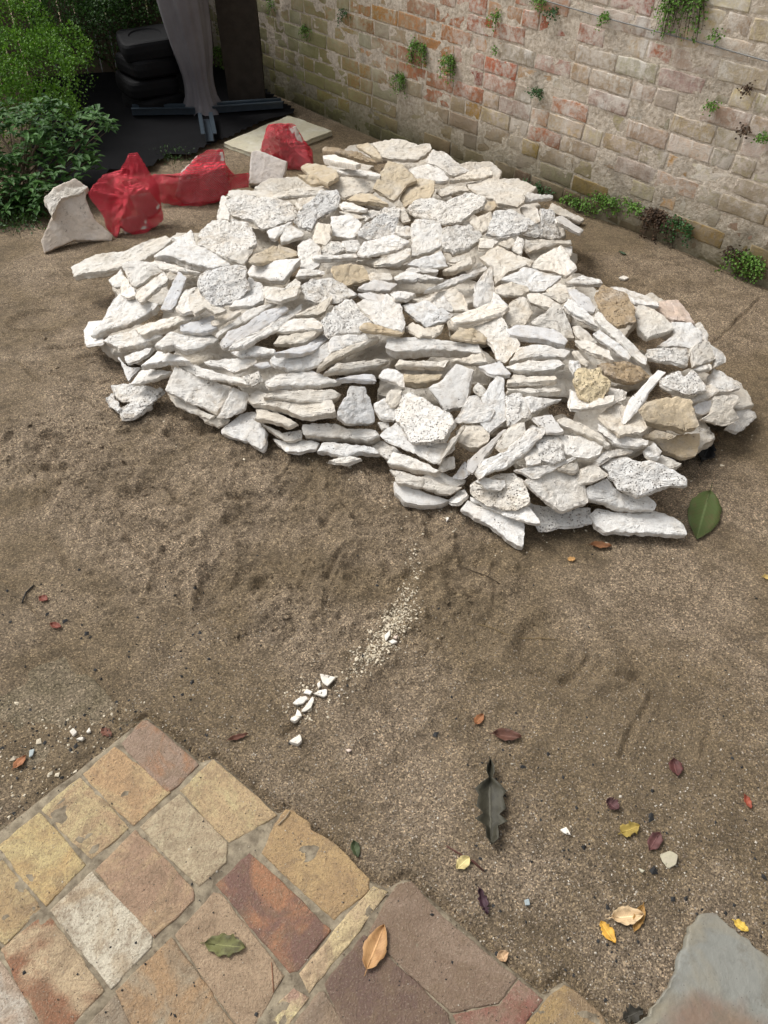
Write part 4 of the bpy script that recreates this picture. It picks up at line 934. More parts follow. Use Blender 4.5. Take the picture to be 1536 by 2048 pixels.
FERNS = [((842, 88), 40, 42, 300, 'bright maidenhair fern with two lobes high on the rusty part of the wall', 0), ((902, 112), 30, 48, 240, 'maidenhair fern hanging just past the two-lobed one', 0), ((803, 150), 26, 46, 200, 'drooping light green fern lowest of the trio on the pinkish bricks', 0), ((617, 55), 26, 26, 110, 'small tuft of fern on the wall near the timber post', 0), ((997, 24), 16, 30, 60, 'narrow bright fern sprig between the red bricks', 0),
         ((1085, -8), 34, 22, 110, 'fern tuft cut by the photo top above the cable', 0), ((1213, 30), 16, 24, 60, 'tiny pale fern just under the cable', 0), ((1380, -30), 75, 88, 900, 'biggest bright hanging fern at the top of the wall', 0), ((1437, 64), 18, 14, 40, 'tiny green tuft under the biggest hanging fern', 0), ((1436, 205), 22, 16, 50, 'small green tuft midway up the wall above the ochre header brick', 0),
         ((1497, 172), 14, 14, 40, 'dried brown tuft high near the cable end', 2), ((1494, 256), 14, 14, 40, 'dried reddish tuft below the brown one', 2), ((692, 22), 20, 30, 60, 'dark green fern sprig on the rusty bricks near the top', 1), ((547, 2), 18, 30, 70, 'small weed tuft on the wall right beside the timber post top', 0), ((1532, 270), 18, 20, 60, 'green tuft at the photo edge on the wall', 0), ((1078, 178), 40, 14, 90, 'feathery dark fern frond lying sideways on the wall', 1), ((1112, 18), 20, 20, 60, 'dark little fern where the cable starts', 1),
         ((993, 93), 10, 14, 20, 'tiny sprig of leaves mid wall above the feathery frond', 0), ((440, 95), 22, 60, 220, 'green creeper on the wall strip seen past the grey cover', 0), ((445, 30), 16, 40, 60, 'thin creeper sprig high beside the timber post', 1)]
for i, (px, w_, h_, n, lb, k) in enumerate(FERNS): wall_fern(px, w_, h_, n, lb, 100 + i, (M_FERN, M_FERND, M_DRY)[k], cat='fern')
# growth along the wall's foot
for i, (px, w_, h_, n, lb, mt) in enumerate([((1080, 368), 60, 16, 260, 'low mossy fringe at the wall foot next to the maroon brick', M_FERND), ((1165, 400), 60, 24, 420, 'leafy green fringe at the wall foot behind the rough bars', M_FERN), ((1215, 392), 60, 38, 520, 'round-leaved green plant at the wall foot where the pile ends', M_FERN), ((1262, 402), 50, 30, 300, 'green leaves trailing on the ledge left of the black withered plant', M_FERN),
        ((1325, 425), 60, 75, 800, 'black withered fern mass hanging over the crumbling footing', M_DRY), ((1368, 440), 40, 60, 420, 'mixed green and black fern beside the withered mass', M_FERND), ((1500, 510), 60, 70, 900, 'full green maidenhair fern at the wall foot by the photo edge', M_FERN), ((1478, 500), 30, 40, 200, 'withered brown fern strands behind the full green one', M_DRY), ((900, 322), 20, 10, 60, 'tiny moss tuft behind the crowning slab', M_FERND), ((850, 305), 16, 10, 40, 'wisp of moss at the wall foot behind the pile', M_FERND)]):
    wall_fern(px, w_ * 1.15, h_ * .9, int(n * .45), lb, 200 + i, mt, leaf=.0105, proud=.035, cat='fern')
# cable along the wall
M_CABLE = simple('grey cable', (.22, .22, .21), .5)
pts = [on_wall(u, v, .016) for u, v in ((900, -62), (1000, -25), (1100, 4), (1200, 33), (1310, 62), (1420, 90), (1540, 124), (1700, 166), (1900, 220))]
V, Fc = tube(pts, .0028, 8); o = mesh_obj('wall_cable', V, Fc, M_CABLE, smooth=True); tag(o, 'thin grey cable clipped along the upper brick wall', 'cable')
# ---------------------------------------------------------------- umbrella corner
M_TIMB = simple('dark weathered timber', (.045, .036, .028), .85, .2, 14, .6, .004, 30)
M_TARP = None
t = NT('grey canvas cover', .75, .25); co = t.coord('Object'); c = t.mix(t.ramp(t.noise(co, 5, 4, .6), (.35, 0), (.7, 1)), (.125, .115, .122), (.175, .163, .17))
wv = t.noise(co, 420, 2, .5); M_TARP = t.done(c, t.bump(wv, .0008, .6))
M_STEEL = simple('dark blue steel', (.035, .05, .065), .35, .5, 30, .4, .0006, 40)
M_BLK = simple('black moulded plastic', (.005, .005, .006), .75, .2, 30, .3, .002, 90)
M_MAT = simple('black weed mat', (.006, .006, .007), .9, .1, 40, .4, .003, 160)
# timber post
b1, b2 = at(462, 196), at(527, 196); cP = at(497, 205); ux = unit(b2 - b1); uy = np.cross([0, 0, 1], ux)
V = []; lv = np.linspace(-.1, 2.4, 26)
for z in lv:
    w_ = .115 + .012 * math.sin(z * 3) + .02 * max(0, .4 - z); sh = -.03 * z
    for sx, sy in ((-1, -1), (-.4, -1.05), (.35, -1), (1, -1), (1.05, 0), (1, 1), (-1, 1), (-1.05, 0)):
        j = .006 * vnoise(np.array([[z * 6, sx * 3, sy * 3.]]), 6)[0]; V.append(cP + ux * (sx * w_ + sh + j) + uy * (sy * .09 + j) + np.array([0, 0, z]))
n_ = 8; Fc = [(k * n_ + i, k * n_ + (i + 1) % n_, (k + 1) * n_ + (i + 1) % n_, (k + 1) * n_ + i) for k in range(len(lv) - 1) for i in range(n_)] + [tuple(range(n_))[::-1], tuple((len(lv) - 1) * n_ + i for i in range(n_))]
o = mesh_obj('timber_post', V, Fc, M_TIMB, loc=cP); tag(o, 'thick dark weathered timber post against the brick wall', 'post')
# hanging cover of the closed parasol
cB = at(408, 232); V = []; lv = np.linspace(0, 1, 40); n_ = 64; root = empty('parasol', tuple(cB), 'closed parasol wrapped in a draped grey cover on a steel cross foot', 'parasol')
for f in lv:
    z = .012 + 2.35 * f
    px_top, _ = 0, 0
    r = .098 + .058 * sstep(.02, .35, f) - .02 * sstep(.6, 1, f) - .015 * math.exp(-((f - .10) / .05) ** 2) + .05 * math.exp(-(f / .03) ** 2)
    leanx = -.045 * sstep(.0, .42, f) - .02 * f
    for k in range(n_):
        a = 2 * math.pi * k / n_; fold = .09 * math.sin(a * 4 + 1.2 * f) + .06 * math.sin(a * 7 - 3 * f + 1) + .06 * math.sin(a * 15 + f * 7)
        rr = r * (1 + fold * (.6 + .4 * math.exp(-f * 4))); ragged = .02 * math.sin(a * 3) + .015 * math.sin(a * 7 + 1) if f == 0 else 0
        V.append(cB + ux * (math.cos(a) * rr * 1.0 + leanx) + uy * (math.sin(a) * rr * .8) + np.array([0, 0, z + ragged + (.012 if f == 0 else 0)]))
Fc = [(k * n_ + i, k * n_ + (i + 1) % n_, (k + 1) * n_ + (i + 1) % n_, (k + 1) * n_ + i) for k in range(len(lv) - 1) for i in range(n_)] + [tuple((len(lv) - 1) * n_ + i for i in range(n_))]
put('fabric_cover', V, Fc, M_TARP, root, True)
# seams
V, Fc = tube([cB + np.array([0, 0, .02]), cB + [0, 0, 2.45]], .03, 12); put('pole', V, Fc, M_STEEL, root, True)
def channel(p0, p1, w_=.055, h_=.04, th=.005):
    d = unit(p1 - p0); sd_ = np.cross([0, 0, 1], d); sd_ = unit(sd_); L_ = np.linalg.norm(p1 - p0); c = (p0 + p1) / 2; up = np.cross(d, sd_)
    return [box(c + up * th / 2, L_, w_, th, d, sd_, up), box(c + sd_ * (w_ / 2 - th / 2) + up * (h_ / 2 + th + .0002), L_, th, h_, d, sd_, up), box(c - sd_ * (w_ / 2 - th / 2) + up * (h_ / 2 + th + .0002), L_, th, h_, d, sd_, up),
            box(c + sd_ * (w_ / 2 + .010) + up * (h_ + th), L_, .022, th, d, sd_, up), box(c - sd_ * (w_ / 2 + .010) + up * (h_ + th), L_, .022, th, d, sd_, up)]
for a, b in (((266, 228), (392, 226)), ((425, 224), (565, 214)), ((412, 240), (420, 283)), ((405, 215), (395, 175))):
    V, Fc = merge(channel(at(*a, .042), at(*b, .042))); put('foot_bar', V, Fc, M_STEEL, root)
# black weed mat with debris
mp = np.array([at(u, v)[:2] for u, v in [(60, 330), (60, 100), (160, 30), (330, 20), (520, 175), (592, 226), (600, 236), (540, 250), (470, 284), (425, 300), (385, 322), (340, 322), (300, 350), (230, 352), (180, 400), (110, 420)]])
xs, ys = np.meshgrid(np.arange(mp[:, 0].min(), mp[:, 0].max(), .03), np.arange(mp[:, 1].min(), mp[:, 1].max(), .03)); ok = (poly_sd(np.stack([xs.ravel(), ys.ravel()], 1), mp) > 0).reshape(xs.shape)
zm = gz(xs, ys) + .034 + .006 * fbm(P3(xs.ravel() * 5, ys.ravel() * 5), 3, 71).reshape(xs.shape); idx = -np.ones(xs.shape, int); V = []; Fc = []
for j in range(xs.shape[0]):
    for i in range(xs.shape[1]):
        if ok[j, i]: idx[j, i] = len(V); V.append((xs[j, i], ys[j, i], zm[j, i]))
for j in range(xs.shape[0] - 1):
    for i in range(xs.shape[1] - 1):
        q4 = (idx[j, i], idx[j, i + 1], idx[j + 1, i + 1], idx[j + 1, i])
        if min(q4) >= 0: Fc.append(q4)
o = mesh_obj('weed_mat', V, Fc, M_MAT, smooth=True); tag(o, 'black weed mat spread on the ground under the parasol foot', 'mat')
# stack of black base weights
wc = at(296, 226)
def weight(c, rot, sx, sy, T, lean, label):
    V = []; n_ = 40
    prof = [(0, .93), (.12, .99), (.5, 1.02), (.82, 1.0), (.95, .96), (1.0, .88)]
    for f, k in prof:
        for i in range(n_):
            a = 2 * math.pi * i / n_; p = 4.5; x = np.sign(math.cos(a)) * abs(math.cos(a)) ** (2 / p); y = np.sign(math.sin(a)) * abs(math.sin(a)) ** (2 / p)
            V.append([x * sx * k, y * sy * k, f * T + .004 * math.sin(a * 3)])
    for k in (.6, .57, .0):
        for i in range(n_ if k else 1):
            a = 2 * math.pi * i / n_; V.append([math.cos(a) * sx * k, math.sin(a) * sy * k, T - (.008 if k < .6 else 0)])
    Fc = [(k * n_ + i, k * n_ + (i + 1) % n_, (k + 1) * n_ + (i + 1) % n_, (k + 1) * n_ + i) for k in range(7) for i in range(n_)] + [(7 * n_ + i, 7 * n_ + (i + 1) % n_, 8 * n_) for i in range(n_)] + [tuple(range(n_))[::-1]]
    o = mesh_obj('base_weight', V, Fc, M_BLK, smooth=False); o.location = c; o.rotation_euler = (lean[0], lean[1], rot); tag(o, label, 'weight', 'black parasol base weights in a stack'); return o
zb = wc[2] + .02
for k, (dx, dy, rt, T, ln, lb) in enumerate([(.05, .05, .25, .125, (0, 0), 'lowest black plastic base weight in the stack of four'), (.02, .04, .05, .125, (.02, .03), 'black base weight second from the bottom of the stack'), (.05, .05, .18, .125, (-.02, .04), 'black base weight just under the topmost one'), (.06, .06, -.18, .13, (.06, -.07), 'topmost black base weight, tilted, in front of the hedge')]):
    weight((wc[0] + dx, wc[1] + dy, zb), rt + .6, .178, .178, T * .84, ln, lb); zb += T * .84 + .008
# paling fence far behind
fb = at(60, 20); M_PAL = simple('grey brown paling', (.11, .085, .06), .9, .1, 8, .5, .003, 25); M_FR = simple('paling rail', (.07, .055, .04), .9)
root = empty('paling_fence', (-4.2, 5.6, 0), 'weathered brown paling fence behind the hedge at the far end', 'fence'); fd = unit(np.array([1.0, .35, 0])); fo = np.array([-4.6, 5.6, gz(-3, 5.5) - .02])
k = 0; x = 0.0
while x < 5.2:
    wdt = .09 + .012 * random.random(); hgt = 1.75 + random.uniform(-.03, .03); c = fo + fd * (x + wdt / 2) + np.array([0, 0, hgt / 2]) + np.cross([0, 0, 1], fd) * random.uniform(-.004, .004)
    V, Fc = box(c, wdt, .014, hgt, fd, np.cross([0, 0, 1], fd)); put('paling', V, Fc, M_PAL, root); x += wdt + .008
for z in (.35, 1.35):
    V, Fc = box(fo + fd * 2.6 + np.array([0, 0, z]) + np.cross([0, 0, 1], fd) * .04, 5.2, .04, .07, fd, np.cross([0, 0, 1], fd)); put('rail', V, Fc, M_FR, root)
# ---------------------------------------------------------------- red mesh sacks
t = NT('red net fabric', .55, .3); ge = t.n('ShaderNodeNewGeometry'); co = t.coord('Object')
n = t.noise(co, 9, 4, .6); c = t.mix(t.ramp(n, (.35, 0), (.7, 1)), (.66, .012, .035), (.92, .12, .155))
wvx = t.n('ShaderNodeTexWave'); wvx.inputs['Scale'].default_value = 42; wvx.bands_direction = 'DIAGONAL'; wvx.inputs['Distortion'].default_value = 2.5; wvx.inputs['Detail'].default_value = 1; t.L(co, wvx.inputs[0])
wvy = t.n('ShaderNodeTexWave'); wvy.inputs['Scale'].default_value = 46; wvy.bands_direction = 'Z'; wvy.inputs['Distortion'].default_value = 2.5; t.L(co, wvy.inputs[0])
net = t.math('MAXIMUM', wvx.outputs['Fac'], wvy.outputs['Fac']); t.done(c, t.bump(net, .004, .9, t.bump(t.noise(t.coord('Object', scale=(1, 1, .45)), 22, 5, .65, 1.5), .022, 1.0)))
t.b.inputs['Base Color']; tr = t.n('ShaderNodeBsdfTransparent'); mx = t.n('ShaderNodeMixShader'); t.L(t.ramp(net, (.50, .15), (.80, 1)), mx.inputs[0]); t.L(tr.outputs[0], mx.inputs[1]); t.L(t.b.outputs[0], mx.inputs[2]); t.L(mx.outputs[0], t.t.nodes['Material Output'].inputs[0]); M_NET = t.m
def sack(label, silh, depth, seed, stones):
    """a crumpled net draped over stones: silhouette in the photo gives its real outline on an upright plane"""
    P = np.array(silh, float); bot = max(P, key=lambda p: p[1]); g0 = at(P[:, 0].mean(), bot[1] - 12); fc = np.array([-g0[0], -g0[1], 0]); fc /= np.linalg.norm(fc); nrm = unit(fc + [0, 0, .55])
    c0 = g0 + np.array([0, 0, .06]); pts = np.array([CAM + ray(u, v) * (((c0 - CAM) @ nrm) / (ray(u, v) @ nrm)) for u, v in P]); ax, ay, nz = frame(nrm); cc = pts.mean(0)
    P2 = np.stack([(pts - cc) @ ax, (pts - cc) @ ay], 1); 
    if np.sum(P2[:, 0] * np.roll(P2[:, 1], -1) - P2[:, 1] * np.roll(P2[:, 0], -1)) < 0: P2 = P2[::-1]
    n_ = 120; ring = smooth_poly(P2, n_, .003, seed); c = ring.mean(0); V = []; r2 = np.random.default_rng(seed); size = np.abs(ring - c).max()
    planes = [(r2.normal(0, .9, 2), r2.uniform(.55, 1.05)) for _ in range(7)]
    fr = [1, .985, .95, .9, .84, .77, .69, .61, .53, .45, .37, .29, .21, .13, .06]
    for side, seq in ((1, fr[::-1]), (-1, fr[1:])):
        for f in seq:
            xy = soften(ring, c, f, 14); z = np.full(n_, depth) * (1 - f ** 3.2) ** .55
            for g_, k_ in planes: z = np.minimum(z, depth * k_ * 1.1 + (xy - c) @ g_ * .55 + .012)
            z = np.maximum(z, .012 * (1 - f)); q3 = np.concatenate([xy, z[:, None]], 1)
            w1 = 1 - np.abs(fbm(P3(xy[:, 0] * 14 + xy[:, 1] * 6, xy[:, 1] * 22 - xy[:, 0] * 10), 3, seed)) * 2; z = z + (1 - f ** 6) * (.013 * np.clip(w1, 0, 1) ** 2 + .004 * vnoise(q3 * 60, seed))
            V.append(np.concatenate([xy, (side * z)[:, None]], 1))
    V = np.concatenate(V); Fc = [(k * n_ + i, (k + 1) * n_ + i, (k + 1) * n_ + (i + 1) % n_, k * n_ + (i + 1) % n_) for k in range(2 * len(fr) - 2) for i in range(n_)] + [tuple(range(n_)), tuple((2 * len(fr) - 2) * n_ + i for i in range(n_))[::-1]]
    W_ = cc + V[:, :1] * ax + V[:, 1:2] * ay + V[:, 2:3] * nz; W_[:, 2] = np.maximum(W_[:, 2], gz(W_[:, 0], W_[:, 1]) - .012)
    o = mesh_obj('mesh_sack', W_, Fc, M_NET, smooth=True, loc=g0); tag(o, label, 'sack', 'red mesh sacks')
    for j, (spx, lb) in enumerate(stones):
        o = lone_stone(spx, nrm, .06, 'w', lb, seed * 7 + j, c0 + nz * (depth * .04)); o.color = (.60, .52, .48, 1)
sack('crumpled red mesh sack nearest the upright striped slab, with a tall peak', [(175, 385), (205, 350), (240, 340), (258, 308), (275, 305), (300, 345), (318, 370), (322, 410), (328, 440), (295, 465), (262, 470), (240, 455), (234, 478), (215, 460), (205, 430), (185, 405)], .10, 41, [([(262, 392), (300, 385), (322, 415), (300, 435), (280, 428)], 'pale stone showing through the net of the peaked red sack'), ([(240, 440), (290, 425), (300, 455), (250, 468)], 'pale stone at the bottom of the peaked red sack')])
sack('middle red mesh sack holding a big angular stone and twisting to a thin neck', [(296, 352), (312, 348), (345, 350), (365, 345), (390, 315), (415, 300), (447, 298), (452, 330), (470, 350), (500, 345), (498, 375), (465, 378), (440, 402), (390, 417), (345, 410), (318, 404), (300, 385)], .085, 42, [([(362, 345), (395, 312), (445, 302), (452, 345), (460, 378), (430, 400), (370, 408), (350, 390)], 'big angular stone wrapped in the middle red mesh sack')])
sack('red mesh sack standing behind the squarish white block near the flat tile', [(520, 300), (535, 250), (560, 246), (590, 248), (605, 275), (625, 300), (628, 335), (610, 348), (570, 340), (560, 320), (530, 312)], .09, 43, [([(555, 262), (592, 252), (610, 290), (622, 330), (585, 335), (560, 310)], 'pale stone filling the red sack that stands by the flat tile')])
# ---------------------------------------------------------------- brick paving, slabs
def pave_mat():
    t = NT('old clay paver', .85, .25); co = t.coord('Object'); ge = t.n('ShaderNodeNewGeometry').outputs['Position']; base = t.oi.outputs['Color']
    a = t.n('ShaderNodeAttribute'); a.attribute_name = 'tone'
    n1 = t.noise(ge, 9, 4, .6, .5); n2 = t.noise(ge, 60, 4, .7); n3 = t.noise(ge, 260, 3, .7)
    c = t.mix(t.math('MULTIPLY', t.ramp(t.noise(ge, 6.5, 5, .6, 1.2), (.46, 0), (.60, 1)), .9), base, a.outputs['Color'])
    c = t.mix(t.math('MULTIPLY', t.ramp(n2, (.45, 0), (.66, 1)), .28), c, (.15, .10, .065)); c = t.mix(t.math('MULTIPLY', t.ramp(t.noise(ge, 170, 4, .75), (.5, 0), (.6, 1)), .45), c, (.16, .11, .07)); c = t.mix(t.math('MULTIPLY', t.ramp(t.noise(ge, 14, 6, .7, 1.), (.5, 0), (.62, 1)), .5), c, (.20, .14, .09))
    c = t.mix(t.math('MULTIPLY', t.ramp(n3, (.55, 0), (.72, 1)), .3), c, (.62, .54, .40))
    sp = t.ramp(t.vor(ge, 130), (.09, 1), (.17, 0)); c = t.mix(t.math('MULTIPLY', t.math('MULTIPLY', sp, t.ramp(n2, (.45, 0), (.6, 1))), .85), c, (.05, .04, .03))
    return t.done(c, t.bump(t.math('ADD', n2, n3), .0045, 1.0, t.bump(n1, .006, .5)))
M_PAVE = pave_mat(); M_BED = NT('paving mortar', .95, .1); t = M_BED; co = t.coord('Object'); n = t.noise(co, 35, 5, .7); c = t.mix(t.ramp(n, (.35, 0), (.65, 1)), (.13, .105, .075), (.32, .27, .19)); sp = t.ramp(t.vor(co, 200, out='Distance'), (.1, 1), (.2, 0)); c = t.mix(t.math('MULTIPLY', sp, .4), c, (.10, .08, .06)); M_BED = t.done(c, t.bump(n, .006, .9))
paving = bpy.data.objects.new('brick_paving', None); scene.collection.objects.link(paving); paving.location = tuple(at(300, 1900)); tag(paving, kind='structure')
def z5(s, k=1.92, ox=0, oy=1400): return [(ox + float(a.split(',')[0]) / k, oy + float(a.split(',')[1]) / k) for a in s.split()]
PV = [(z5('545,85 565,80 756,245 680,325 640,345 470,168'), (.32, .23, .17), (.36, .18, .09)), (z5('440,184 648,352 510,478 322,285'), (.47, .31, .17), (.52, .40, .22)), (z5('308,300 490,490 350,606 165,422'), (.52, .42, .23), (.44, .30, .18)), (z5('150,437 320,632 175,785 0,562'), (.54, .43, .22), (.50, .34, .16)),
      (z5('-8,600 152,800 18,932 -130,760'), (.52, .41, .22), (.40, .28, .15)), (z5('820,232 915,318 1060,440 950,505 878,540 698,348'), (.48, .35, .20), (.52, .44, .24)), (z5('690,365 866,550 862,620 762,708 545,488'), (.44, .35, .23), (.50, .42, .28)), (z5('520,505 735,722 738,765 590,905 372,655'), (.36, .24, .16), (.50, .36, .21)),
      (z5('352,668 580,905 572,945 425,1098 198,808'), (.60, .54, .42), (.46, .36, .24)), (z5('178,822 392,1112 265,1250 165,1250 8,962'), (.50, .38, .24), (.26, .11, .06)), (z5('-4,1004 150,1250 -60,1380 -180,1130'), (.52, .46, .38), (.44, .33, .24)), (z5('1100,425 1130,432 1190,480 1195,505 1290,560 1410,685 1412,725 1280,836 1012,588 1060,480'), (.40, .27, .14), (.46, .32, .16)),
      (z5('960,592 1262,880 1140,1034 1110,1036 836,712'), (.36, .18, .10), (.17, .10, .085)), (z5('820,748 850,752 1082,1055 950,1300 680,905'), (.36, .26, .17), (.44, .32, .21)), (z5('658,920 900,1260 560,1340 452,1118'), (.38, .25, .14), (.33, .28, .20)), (z5('1430,718 1485,742 1192,1118 1155,1045'), (.58, .46, .26), (.52, .38, .24)), (z5('1122,1112 1178,1148 1060,1290 960,1290'), (.60, .50, .28), (.42, .26, .20)), (z5('438,1142 540,1330 240,1380'), (.27, .22, .16), (.36, .28, .19)), (z5('-140,790 -10,950 -170,1110 -330,960'), (.50, .40, .24), (.4, .3, .2)),
      (z5('610,640 650,590 708,572 830,715 1170,1000 1090,1110 880,1150 590,880 520,800', 2.194, 500, 1500), (.22, .155, .11), (.28, .205, .15)), (z5('500,810 590,890 870,1155 900,1290 440,1290 325,1025', 2.194, 500, 1500), (.15, .098, .078), (.20, .14, .10)), (z5('300,1062 325,1060 430,1230 400,1330 100,1330', 2.194, 500, 1500), (.24, .18, .13), (.30, .22, .15)), (z5('1178,1006 1285,1095 1180,1240 930,1290 890,1160 1095,1118', 2.194, 500, 1500), (.24, .10, .075), (.30, .20, .15)), (z5('1380,1030 1432,1058 1545,1162 1640,1400 1150,1400 1200,1210 1300,1098', 2.194, 500, 1500), (.36, .25, .12), (.28, .20, .12))]
for i, (px, col, tone) in enumerate(PV):
    zt = .012 + random.uniform(-.0012, .0012); pts = np.array([at(u, v, zt) for u, v in px]); c = pts.mean(0); P2 = (pts - c)[:, :2]
    if np.sum(P2[:, 0] * np.roll(P2[:, 1], -1) - P2[:, 1] * np.roll(P2[:, 0], -1)) < 0: P2 = P2[::-1]
    per = np.linalg.norm(np.diff(np.concatenate([P2, P2[:1]]), axis=0), axis=1).sum(); n_ = int(per / .011); ring = smooth_poly(P2, n_, .0015, 500 + i, .015); cc = ring.mean(0); dd = ring - cc; ring = ring * 1.0 + dd / np.linalg.norm(dd, axis=1)[:, None] * (.0050 if i < 19 else .0008); V = []
    for sc_, z in ((0, -.04), (0, -.0025), (.0012, -.0006), (.0035, 0)):
        d = ring - cc; dl = np.linalg.norm(d, axis=1)[:, None]; xy = ring - d / dl * sc_; V.append(np.concatenate([xy, (z + .0005 * vnoise(P3(xy[:, 0] * 40, xy[:, 1] * 40), i))[:, None]], 1))
    for f in (.8, .55, .28):
        xy = cc + (ring - cc) * f; V.append(np.concatenate([xy, (.0013 * fbm(P3(xy[:, 0] * 16 + i, xy[:, 1] * 16), 3, i))[:, None]], 1))
    V.append(np.array([[cc[0], cc[1], 0]])); V = np.concatenate(V); Fc = [(k * n_ + a, k * n_ + (a + 1) % n_, (k + 1) * n_ + (a + 1) % n_, (k + 1) * n_ + a) for k in range(6) for a in range(n_)] + [(6 * n_ + a, 6 * n_ + (a + 1) % n_, 7 * n_) for a in range(n_)]
    o = mesh_obj('paving_brick', V, Fc, M_PAVE, smooth=True); o.color = (*col, 1); o.parent = paving; o.location = Vector(c) - Vector(paving.location)
    ca = o.data.color_attributes.new('tone', 'FLOAT_COLOR', 'POINT'); ca.data.foreach_set('color', np.tile((*tone, 1), len(V)).astype(np.float32))
# mortar bed, an uneven sheet a few millimetres below the brick faces
xs, ys = np.meshgrid(np.arange(-1.2, .75, .009), np.arange(-.3, 1.08, .009)); xr, yr = xs.ravel(), ys.ravel(); sd5 = poly_sd(np.stack([xr, yr], 1), PAVE)
zz_ = .0098 + .0020 * fbm(P3(xr * 30, yr * 30), 3, 88) - .03 * sstep(.004, -.014, sd5); ok = (sd5 > -.016); idx = -np.ones(len(xr), int); idx[ok] = np.arange(ok.sum()); idx = idx.reshape(xs.shape)
q = np.stack([idx[:-1, :-1].ravel(), idx[:-1, 1:].ravel(), idx[1:, 1:].ravel(), idx[1:, :-1].ravel()], 1); q = q[q.min(1) >= 0]
o = mesh_obj('mortar_bed', np.stack([xr, yr, zz_], 1)[ok], q, M_BED, smooth=True); o.parent = paving; o.location = -Vector(paving.location)
def slab(name, poly, z, T, mat, seed, jit=.003, kind='structure', amp=.0015):
    P2 = np.array(poly); c = P2.mean(0); P2 = P2 - c
    if np.sum(P2[:, 0] * np.roll(P2[:, 1], -1) - P2[:, 1] * np.roll(P2[:, 0], -1)) < 0: P2 = P2[::-1]
    per = np.linalg.norm(np.diff(np.concatenate([P2, P2[:1]]), axis=0), axis=1).sum(); n_ = int(per / .008); ring = smooth_poly(P2, n_, jit, seed); cc = ring.mean(0); V = []
    for sc_, zz in ((0, -T), (0, -.005), (.003, -.0005)):
        d = ring - cc; dl = np.linalg.norm(d, axis=1)[:, None]; xy = ring - d / dl * sc_; V.append(np.concatenate([xy, np.full((n_, 1), zz)], 1))
    for f in (.97, .9, .75, .55, .3):
        xy = cc + (ring - cc) * f; V.append(np.concatenate([xy, (amp * fbm(P3(xy[:, 0] * 9 + seed, xy[:, 1] * 9), 3, seed))[:, None]], 1))
    V.append(np.array([[cc[0], cc[1], 0]])); V = np.concatenate(V); m_ = 7; Fc = [(k * n_ + a, k * n_ + (a + 1) % n_, (k + 1) * n_ + (a + 1) % n_, (k + 1) * n_ + a) for k in range(m_) for a in range(n_)] + [(m_ * n_ + a, m_ * n_ + (a + 1) % n_, (m_ + 1) * n_) for a in range(n_)]
    o = mesh_obj(name, V, Fc, mat, smooth=True); o.location = (c[0], c[1], z); tag(o, kind=kind); return o
t = NT('grey flagstone', .55, .4); co = t.coord('Object'); n1 = t.noise(co, 5, 4, .6, .6); n2 = t.noise(co, 30, 5, .65); c = t.mix(t.ramp(n1, (.42, 0), (.58, 1)), (.205, .205, .18), (.23, .20, .14)); c = t.mix(t.math('MULTIPLY', t.ramp(t.noise(co, 4.2, 4, .5), (.50, 0), (.60, 1)), .7), c, (.17, .10, .07)); c = t.mix(t.math('MULTIPLY', t.ramp(n2, (.5, 0), (.7, 1)), .3), c, (.10, .10, .09)); c = t.mix(t.math('MULTIPLY', t.ramp(t.noise(co, 11, 6, .75, 1.), (.5, 0), (.62, 1)), .55), c, (.13, .115, .085)); sp = t.ramp(t.vor(co, 70), (.05, 1), (.1, 0)); c = t.mix(t.math('MULTIPLY', sp, .6), c, (.04, .035, .03)); M_FLAG = t.done(c, t.bump(n2, .004, .9, t.bump(n1, .012, .6)))
slab('flagstone', GREY, .012, .03, M_FLAG, 71, .0042)
t = NT('sandy cement', .95, .1); co = t.coord('Object'); n1 = t.noise(co, 14, 5, .65); n2 = t.noise(co, 180, 3, .7); c = t.mix(t.ramp(n1, (.4, 0), (.6, 1)), (.15, .125, .085), (.205, .168, .12)); vv = t.n('ShaderNodeSeparateColor'); t.L(t.vor(co, 280, out='Color'), vv.inputs[0]); c = t.mix(.75, c, t.ramp(vv.outputs[0], (0, (.3, .28, .25)), (.5, (.85, .83, .8)), (.85, (1.3, 1.28, 1.2)), (1., (2.2, 2.1, 2.0))), 'MULTIPLY'); M_CEM = t.done(c, t.bump(n2, .005, 1.0, t.bump(n1, .01, .8)))
slab('cement_path', CEM, -.0018, .03, M_CEM, 72, .004, amp=.0008)
